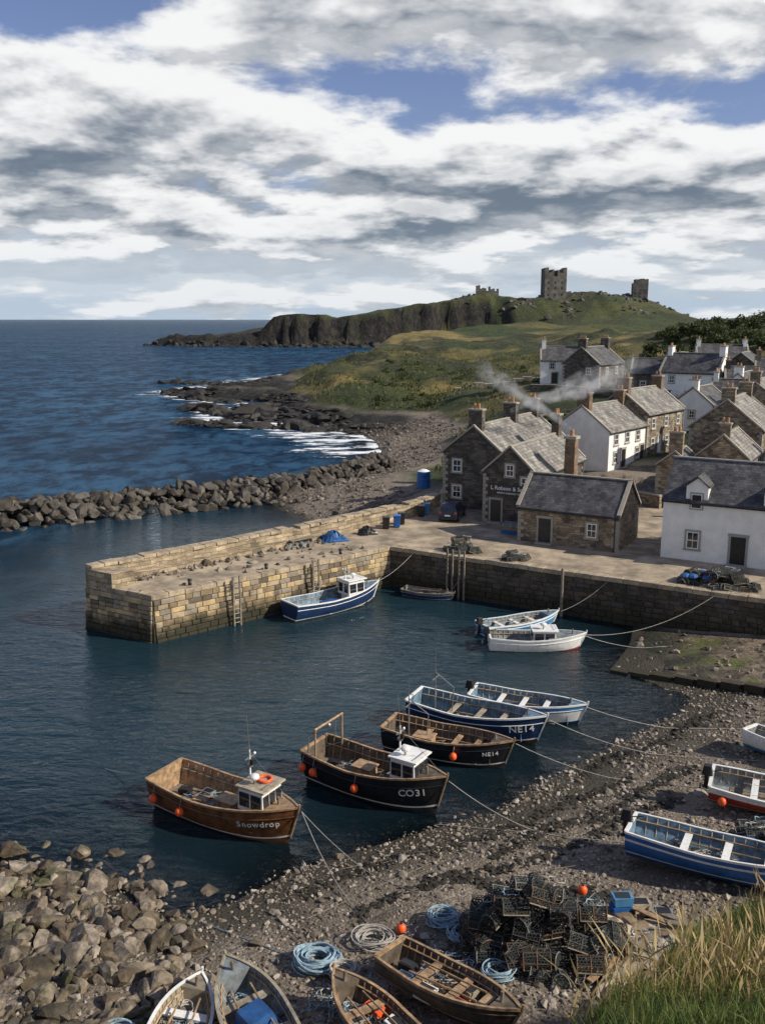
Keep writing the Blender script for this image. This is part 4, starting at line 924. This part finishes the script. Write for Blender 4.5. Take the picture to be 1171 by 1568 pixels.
# ------------------------------------------------------------ lobster pots
netm=M('pot_frame',(.075,.07,.062),.8,.5,3);potw=M('pot_wood',(.24,.19,.13),.85,.3,6)
nets,T,o_=newmat('pot_netting')
uv=T.n('ShaderNodeUVMap').outputs[0]
br=T.n('ShaderNodeTexBrick',{'offset':.5},Vector=uv,Scale=1.0,Mortar_Size=.014,Brick_Width=.1,Row_Height=.085,Mortar_Smooth=0.0)
T.set(o_.inputs[0],T.n('ShaderNodeMixShader',None,Fac=T.math('ADD',.07,T.math('MULTIPLY',br.outputs['Fac'],.9)),i1=T.n('ShaderNodeBsdfTransparent').outputs[0],i2=T.n('ShaderNodeBsdfDiffuse',None,Color=(.055,.062,.06)).outputs[0]))
potv=[netm,M('pot_frame_rust',(.14,.075,.04),.85,.4,3),M('pot_frame_grey',(.18,.18,.17),.8,.4,3)]
def pot(mb,Mx):
    L_,w,h=.40,.27,.38;fr_=random.choice([netm,netm]+potv)
    def st(a,b,r,m,k=4): 
        a=Mx@Vector(a);b=Mx@Vector(b);mb.cyl(a,b,r,r,m,k,False)
    arc=lambda x,t:(x,w*math.cos(t),h*math.sin(t)*1.05)
    tt=[math.pi*i/6 for i in range(7)]
    for x in(-L_,0,L_):
        for i in range(6): st(arc(x,tt[i]),arc(x,tt[i+1]),.02,fr_)
    for i in(0,1,3,5,6): st(arc(-L_,tt[i]),arc(L_,tt[i]),.014,fr_)
    for k in range(5): yy=-w+w*.5*k; st((-L_,yy,0),(L_,yy,0),.024,potw)
    for i in range(6): mb.add([Mx@Vector(arc(-L_,tt[i])),Mx@Vector(arc(L_,tt[i])),Mx@Vector(arc(L_,tt[i+1])),Mx@Vector(arc(-L_,tt[i+1]))],[(0,1,2,3)],nets)
    for x in(-L_,L_):
        for i in range(6): mb.add([Mx@Vector((x,0,.0)),Mx@Vector(arc(x,tt[i])),Mx@Vector(arc(x,tt[i+1]))],[(0,1,2)],nets)
    if random.random()<.5: st((0,-w*.5,.05),(0,w*.5,.25),.05,random.choice([cream,ropeb,orange,tan]),6)
def potpile(name,x,y,z,rx,ry,hh,n,ang=0,blue_=False):
    mb=MB();base=[]
    for i in range(n):
        a=random.uniform(0,6.28);r=random.random()**.55;px=rx*r*math.cos(a);py=ry*r*math.sin(a);lay=random.randint(0,max(0,int(hh*(1-r**2)/.36)));pz=lay*.36
        X_=Matrix.Translation((x,y,z))@Matrix.Rotation(ang,4,'Z')@Matrix.Translation((px,py,pz))@Matrix.Rotation(random.choice([0,1.57,.3])+random.gauss(0,.3),4,'Z')@Matrix.Rotation(random.gauss(0,.25)+(1.57 if random.random()<.15 else 0),4,'X')@Matrix.Rotation(random.gauss(0,.2),4,'Y')
        pot(mb,X_)
    for k in range(5):
        p0=(random.gauss(0,rx*.5),random.gauss(0,ry*.5));zz=z+max(.3,hh*(1-(p0[0]/rx)**2-(p0[1]/ry)**2))+.2
        mb.tube([(x+p0[0]+.22*math.cos(a_)*(1+.1*k),y+p0[1]+.2*math.sin(a_),zz+.05*math.sin(a_*3)) for a_ in np.linspace(0,12,24)],.016,ropeb if k%2 else ropem,4)
    if blue_:
        for k in range(6): mb.ball((x+random.gauss(0,rx*.45),y+random.gauss(0,ry*.45),z+hh*.45),.3,tarp,8,6,(1.3,1,.7))
    mb.obj(name)
potpile('lobster_pot_stack',5.0,25.4,hz(5.0,25.4)+.05,2.6,1.6,2.0,135,-.3)
p=onCD(.88,-1.8);potpile('lobster_pot_stack',p[0],p[1],3.02,2.6,1.1,1.1,46,aCD,True)
p=onCD(.2,-1.6);potpile('lobster_pot_stack',p[0],p[1],3.02,1.1,.9,1.0,20)
p=onCD(.36,-1.2);potpile('lobster_pot_stack',p[0],p[1],3.02,.9,.6,.4,8)
potpile('lobster_pot_stack',14.3,31.3,hz(14.3,31.3),1.1,.8,.8,14,0,True)
def coil(name,x,y,r,n,mat,th=.03):
    mb=MB();z=hz(x,y)
    for k in range(n):
        rr=r*random.uniform(.55,1);ox,oy=random.gauss(0,.06),random.gauss(0,.06);ph=random.uniform(0,6);zz=z+.05+.3*k/n
        mb.tube([(x+ox+rr*math.cos(a),y+oy+rr*.8*math.sin(a),zz+.05*math.sin(a*2+ph)) for a in np.linspace(0,6.4,26)],th,mat,5)
    mb.obj(name)
coil('rope_coil',-2.0,24.9,.7,26,ropeb,.034);coil('rope_coil',-1.2,24.3,.42,14,ropem,.03);coil('rope_coil',2.0,26.9,.55,18,ropeb,.025);coil('rope_coil',2.6,25.9,.5,16,ropeb,.025);coil('rope_coil',-7.2,21.6,.55,18,ropeb,.028);coil('rope_coil',-.3,25.9,.65,12,ropem,.02);coil('rope_coil',3.4,24.0,.5,16,ropeb,.025);coil('rope_coil',.4,24.7,.45,14,ropem,.022)
def heap(name,x,y,r,n,mats,th=.02):
    mb=MB();z=hz(x,y)
    for k in range(n):
        a=random.uniform(0,6.28);p=Vector((x+random.gauss(0,r*.4),y+random.gauss(0,r*.4),z+.05));pts=[]
        for i in range(9):
            a+=random.gauss(0,.8);p=p+Vector((math.cos(a)*.16,math.sin(a)*.16,random.gauss(0,.03)));p.z=max(z+.03,min(p.z,z+.4));pts.append(tuple(p))
        mb.tube(pts,th,random.choice(mats),4)
    mb.obj(name)
heap('fishing_net_heap',2.9,24.9,.8,50,[ropeb,ropem,blackp,netm]);heap('fishing_net_heap',-1.0,23.2,.6,40,[ropem,netm,ropeb]);heap('fishing_net_heap',1.0,25.2,.5,30,[ropem,netm]);heap('fishing_net_heap',8.2,25.2,.8,40,[ropem,netm,ropeb])
x=rng.uniform(6.4,9.8,60);y=rng.uniform(22.0,27.5,60);s=rng.uniform(.2,.65,60);rocks('beach_slabs',np.stack([x,y,H(x,y)+.08],1),s[:,None]*np.array([1.4,1,.35]),M('slab_stone',(.36,.28,.19),.85,.3,2,.4,9,attr='rnd'),2,.6,.12)
e=empty('driftwood_planks',(0,0,0));mb=MB()
for i in range(16):
    x_,y_=random.uniform(6.2,9.8),random.uniform(22.8,27.5);mb.box((x_,y_,hz(x_,y_)+.2+random.random()*.12),(random.uniform(.8,1.9),.2,.05),random.choice([tan,woodg,cream]),random.uniform(-1,1))
mb.obj('planks',e)
e=empty('fish_box_stack',(7.9,27.3,hz(7.9,27.3)));mb=MB()
for i,(a_,b_,m_) in enumerate(((0,0,blue),(.7,.2,cream),(.05,.05,lblue),(1.3,-.3,greyin))):
    zb_=.17+(.32 if i==2 else 0);mb.box((a_,b_,zb_),(.6,.42,.3),m_,random.uniform(-.5,.5),1.08,1.08);mb.box((a_,b_,zb_+.153),(.5,.33,.012),blackp)
mb.obj('boxes',e)
for (x_,y_) in((3.8,27.6),(-4.6,24.6),(.6,26.4),(6.9,28.5)):
    mb=MB();mb.ball((x_,y_,hz(x_,y_)+.15),.17,orange,12,8,(1,1,1.1));mb.cyl((x_,y_,hz(x_,y_)+.3),(x_+.03,y_,hz(x_,y_)+.4),.04,.04,blackp,6);mb.obj('mooring_buoy',smooth=True)
def line(a,b,sag,r=.018,m=ropem):
    a=Vector(a);b=Vector(b);mb=MB();pts=[]
    for i in range(15):
        t=i/14;p=a.lerp(b,t);p.z-=sag*4*t*(1-t);g_=hz(p.x,p.y)+.03
        p.z=max(p.z,g_ if g_>0 else -.05);pts.append(p)
    mb.tube(pts,r,m,4);mb.obj('mooring_rope')
def gl(x,y): return(x,y,hz(x,y)+.04)
line((-3.1,32.3,1.5),gl(3.5,26.8),.9);line((-3.1,32.3,1.5),gl(-.5,27),.5);line((2.7,34.5,1.6),gl(9.5,31.3),.8);line((6,38.5,1.3),gl(14,36),.6)
line((7.9,40.8,1.4),gl(17,38.5),.7);line((10.2,43.2,1.0),gl(19,42),.6);line((12.4,54.3,.9),(21.5,56.3,3.1),.9);line((12,59.3,.8),(15.5,59.8,3.1),.3);line((-.5,64.9,1.2),(2.6,67.4,3.1),.3)
line((-9.2,36.0,1.4),(-13,39,-.05),.3);line((5.2,65,.7),(6.3,65.2,3.1),.2);line((12.4,54.2,.9),gl(19,54),.5);line(gl(-6,27.5),gl(-2,24.8),0,.02,ropeb);line(gl(9.3,31.8),gl(2,34),0,.012)
for i in range(7):
    a=(random.uniform(-4,14),random.uniform(27,31));b=(a[0]+random.uniform(3,6),a[1]+random.uniform(-2,4));line(gl(*a),gl(*b),0,.012,woodg)
wr=M('wrack',(.025,.02,.012),.8,.4,4,.5,20)
P=[]
for (a,b) in(((-3,28.9),(11,37.0)),((-1,27.4),(12.5,35)),((9,38.0),(17,44)),((1.5,29.6),(8,28.0)),((4,31),(14,38))):
    for i in range(420):
        t=random.random();p=jn(a,b,t);P.append((p[0]+random.gauss(0,.16),p[1]+random.gauss(0,.2)+.3*math.sin(t*9)))
P=np.array(P);s=rng.uniform(.04,.15,len(P));rocks('seaweed_line',np.stack([P[:,0],P[:,1],H(P[:,0],P[:,1])+.03],1),s[:,None]*np.array([1.5,1.2,.4]),wr,1)
# ------------------------------------------------------------ car
def car(name,x,y,z,ang,paint):
    e=empty(name,(x,y,z),(0,0,ang));mb=MB()
    st=[(-2.05,.55,.6,.72,.66),(-2.02,.9,.95,.8,.7),(-1.85,.95,1.35,.83,.62),(-1.5,.96,1.47,.84,.62),(-.4,.95,1.5,.85,.63),(.35,.93,1.42,.85,.6),(1.0,.9,.98,.84,.7),(1.75,.78,.85,.8,.66),(2.0,.6,.66,.72,.6),(2.05,.42,.45,.7,.58)]
    R_=[]
    for x_,bz,tz,hb,ht in st: R_.append([(x_,-hb*.96,.25),(x_,-hb,.5 if bz>.55 else bz-.05),(x_,-hb,bz),(x_,-ht,tz),(x_,0,tz+.03),(x_,ht,tz),(x_,hb,bz),(x_,hb,.5 if bz>.55 else bz-.05),(x_,hb*.96,.25)])
    for i in range(len(st)-1):
        for k in range(8):
            gl_=(k in(2,5) and 1<=i<=5) or (k in(3,4) and i in(1,5))
            mb.add([R_[i][k],R_[i+1][k],R_[i+1][k+1],R_[i][k+1]],[(0,3,2,1)],glass if gl_ else paint)
    mb.add(R_[0],[tuple(range(9))],paint);mb.add(R_[-1],[tuple(range(9))[::-1]],paint);mb.obj('body',e)
    w=MB()
    for x_ in(-1.3,1.3):
        for s_ in(-1,1):
            w.cyl((x_,s_*.68,.32),(x_,s_*.88,.32),.32,.32,blackp,18);w.cyl((x_,s_*.885,.32),(x_,s_*.895,.32),.19,.19,steel,12)
    w.obj('wheels',e);l=MB()
    for s_ in(-1,1): l.box((-2.05,s_*.66,.82),(.08,.18,.2),redp);l.box((2.0,s_*.6,.62),(.12,.22,.12),wpaint);l.box((.6,s_*.95,1.0),(.14,.2,.12),paint)
    l.box((-2.08,0,.6),(.04,.5,.11),wpaint);l.box((-2.07,0,.42),(.1,1.4,.16),blackp);l.obj('lights_and_trim',e)
carp=M('car_paint',(.03,.045,.075),.25,.1,2,.0)
car('parked_car',6.1,78.9,3.0,aE2+.25,carp)
# ------------------------------------------------------------ quay clutter
def bin_(x,y,z,m,name='wheelie_bin',s=1.0,ang=0):
    e=empty(name,(x,y,z),(0,0,ang));mb=MB();mb.box((0,0,.5*s),(.5*s,.6*s,.9*s),m,0,1.18,1.18);mb.box((0,0,.99*s),(.66*s,.78*s,.09*s),m);mb.box((0,.42*s,.9*s),(.5*s,.08*s,.06*s),blackp)
    for s_ in(-1,1):mb.cyl((s_*.2*s,.3*s,.1*s),(s_*.28*s,.3*s,.1*s),.1*s,.1*s,blackp,10)
    mb.obj('bin_body',e,bevel=.02)
bin_(.3,74.6,3,blackp);bin_(1.6,76.3,3,blackp);bin_(1.2,75.2,3,blue);bin_(3.4,79.4,3,blackp);bin_(3.9,80.4,3,lblue);bin_(4.6,86.5,hz(4.6,86.5),blackp)
def tarpheap(x,y,z,rx,ry,h,m,name='tarpaulin_heap'):
    n1,n2=22,8;vs=[];fs=[]
    for j in range(n2+1):
        for i in range(n1):
            a=2*math.pi*i/n1;r=j/n2;k=1+.22*math.sin(a*3+j);zz=h*(1-r**2.2)*(1+.25*math.sin(a*5+j*2));vs.append((x+rx*r*k*math.cos(a),y+ry*r*k*math.sin(a),z+zz+random.uniform(-.06,.06)))
    for j in range(n2):
        for i in range(n1): fs.append((j*n1+i,(j+1)*n1+i,(j+1)*n1+(i+1)%n1,j*n1+(i+1)%n1))
    mb=MB();mb.add(vs,fs,m);mb.obj(name)
tarpheap(-3.9,70.3,3.0,1.1,.7,.7,tarp);tarpheap(-1.3,72.6,3,.8,.6,.6,blackp,'net_heap');tarpheap(6.5,66.9,3,.6,.5,.3,tan,'net_heap')
e=empty('fish_box_stack',(-6.3,68.4,3));mb=MB()
for i in range(4): mb.box((i*.5-.8,.1*(i%2),.16+.0),(.45,.7,.3),woodg if i%2 else greyin,.7,1.06,1.06)
mb.obj('boxes',e)
e=empty('plank_bench',(-6.2,68.9,3),(0,0,.73));mb=MB();mb.box((0,0,.5),(2.2,.4,.08),woodg);[mb.box((s_,0,.25),(.1,.35,.5),woodg) for s_ in(-.9,.9)];mb.obj('seat',e)
e=empty('blue_water_tank',(4.3,95.2,hz(4.3,95.2)));mb=MB();mb.cyl((0,0,0),(0,0,1.75),.72,.68,blue,16);mb.cyl((0,0,1.75),(0,0,1.95),.68,.25,wpaint,16)
for z_ in(.4,.9,1.4): mb.cyl((0,0,z_),(0,0,z_+.07),.75,.75,blue,16)
mb.obj('tank',e)
e=empty('fish_crate_pallet',(11.0,72.9,3),(0,0,aE1));mb=MB()
for k in range(3): mb.box((-.5,-.3,.15+.3*k),(1.3,.9,.28),[blue,woodg,greyin][k],.05*k,1.03,1.03)
for k in range(2): mb.box((.9,-.9,.15+.3*k),(.9,.7,.28),[woodg,redp][k])
mb.obj('crates',e)
foliage('garden_bush',[(22.9,69.5,3.6),(24,70.5,4),(29.5,79,4.2),(18.7,84.5,3.8)],[(.8,.8,.8),(.9,.9,1),(1,1,1.2),(.8,.8,.8)],260,.14,fm)
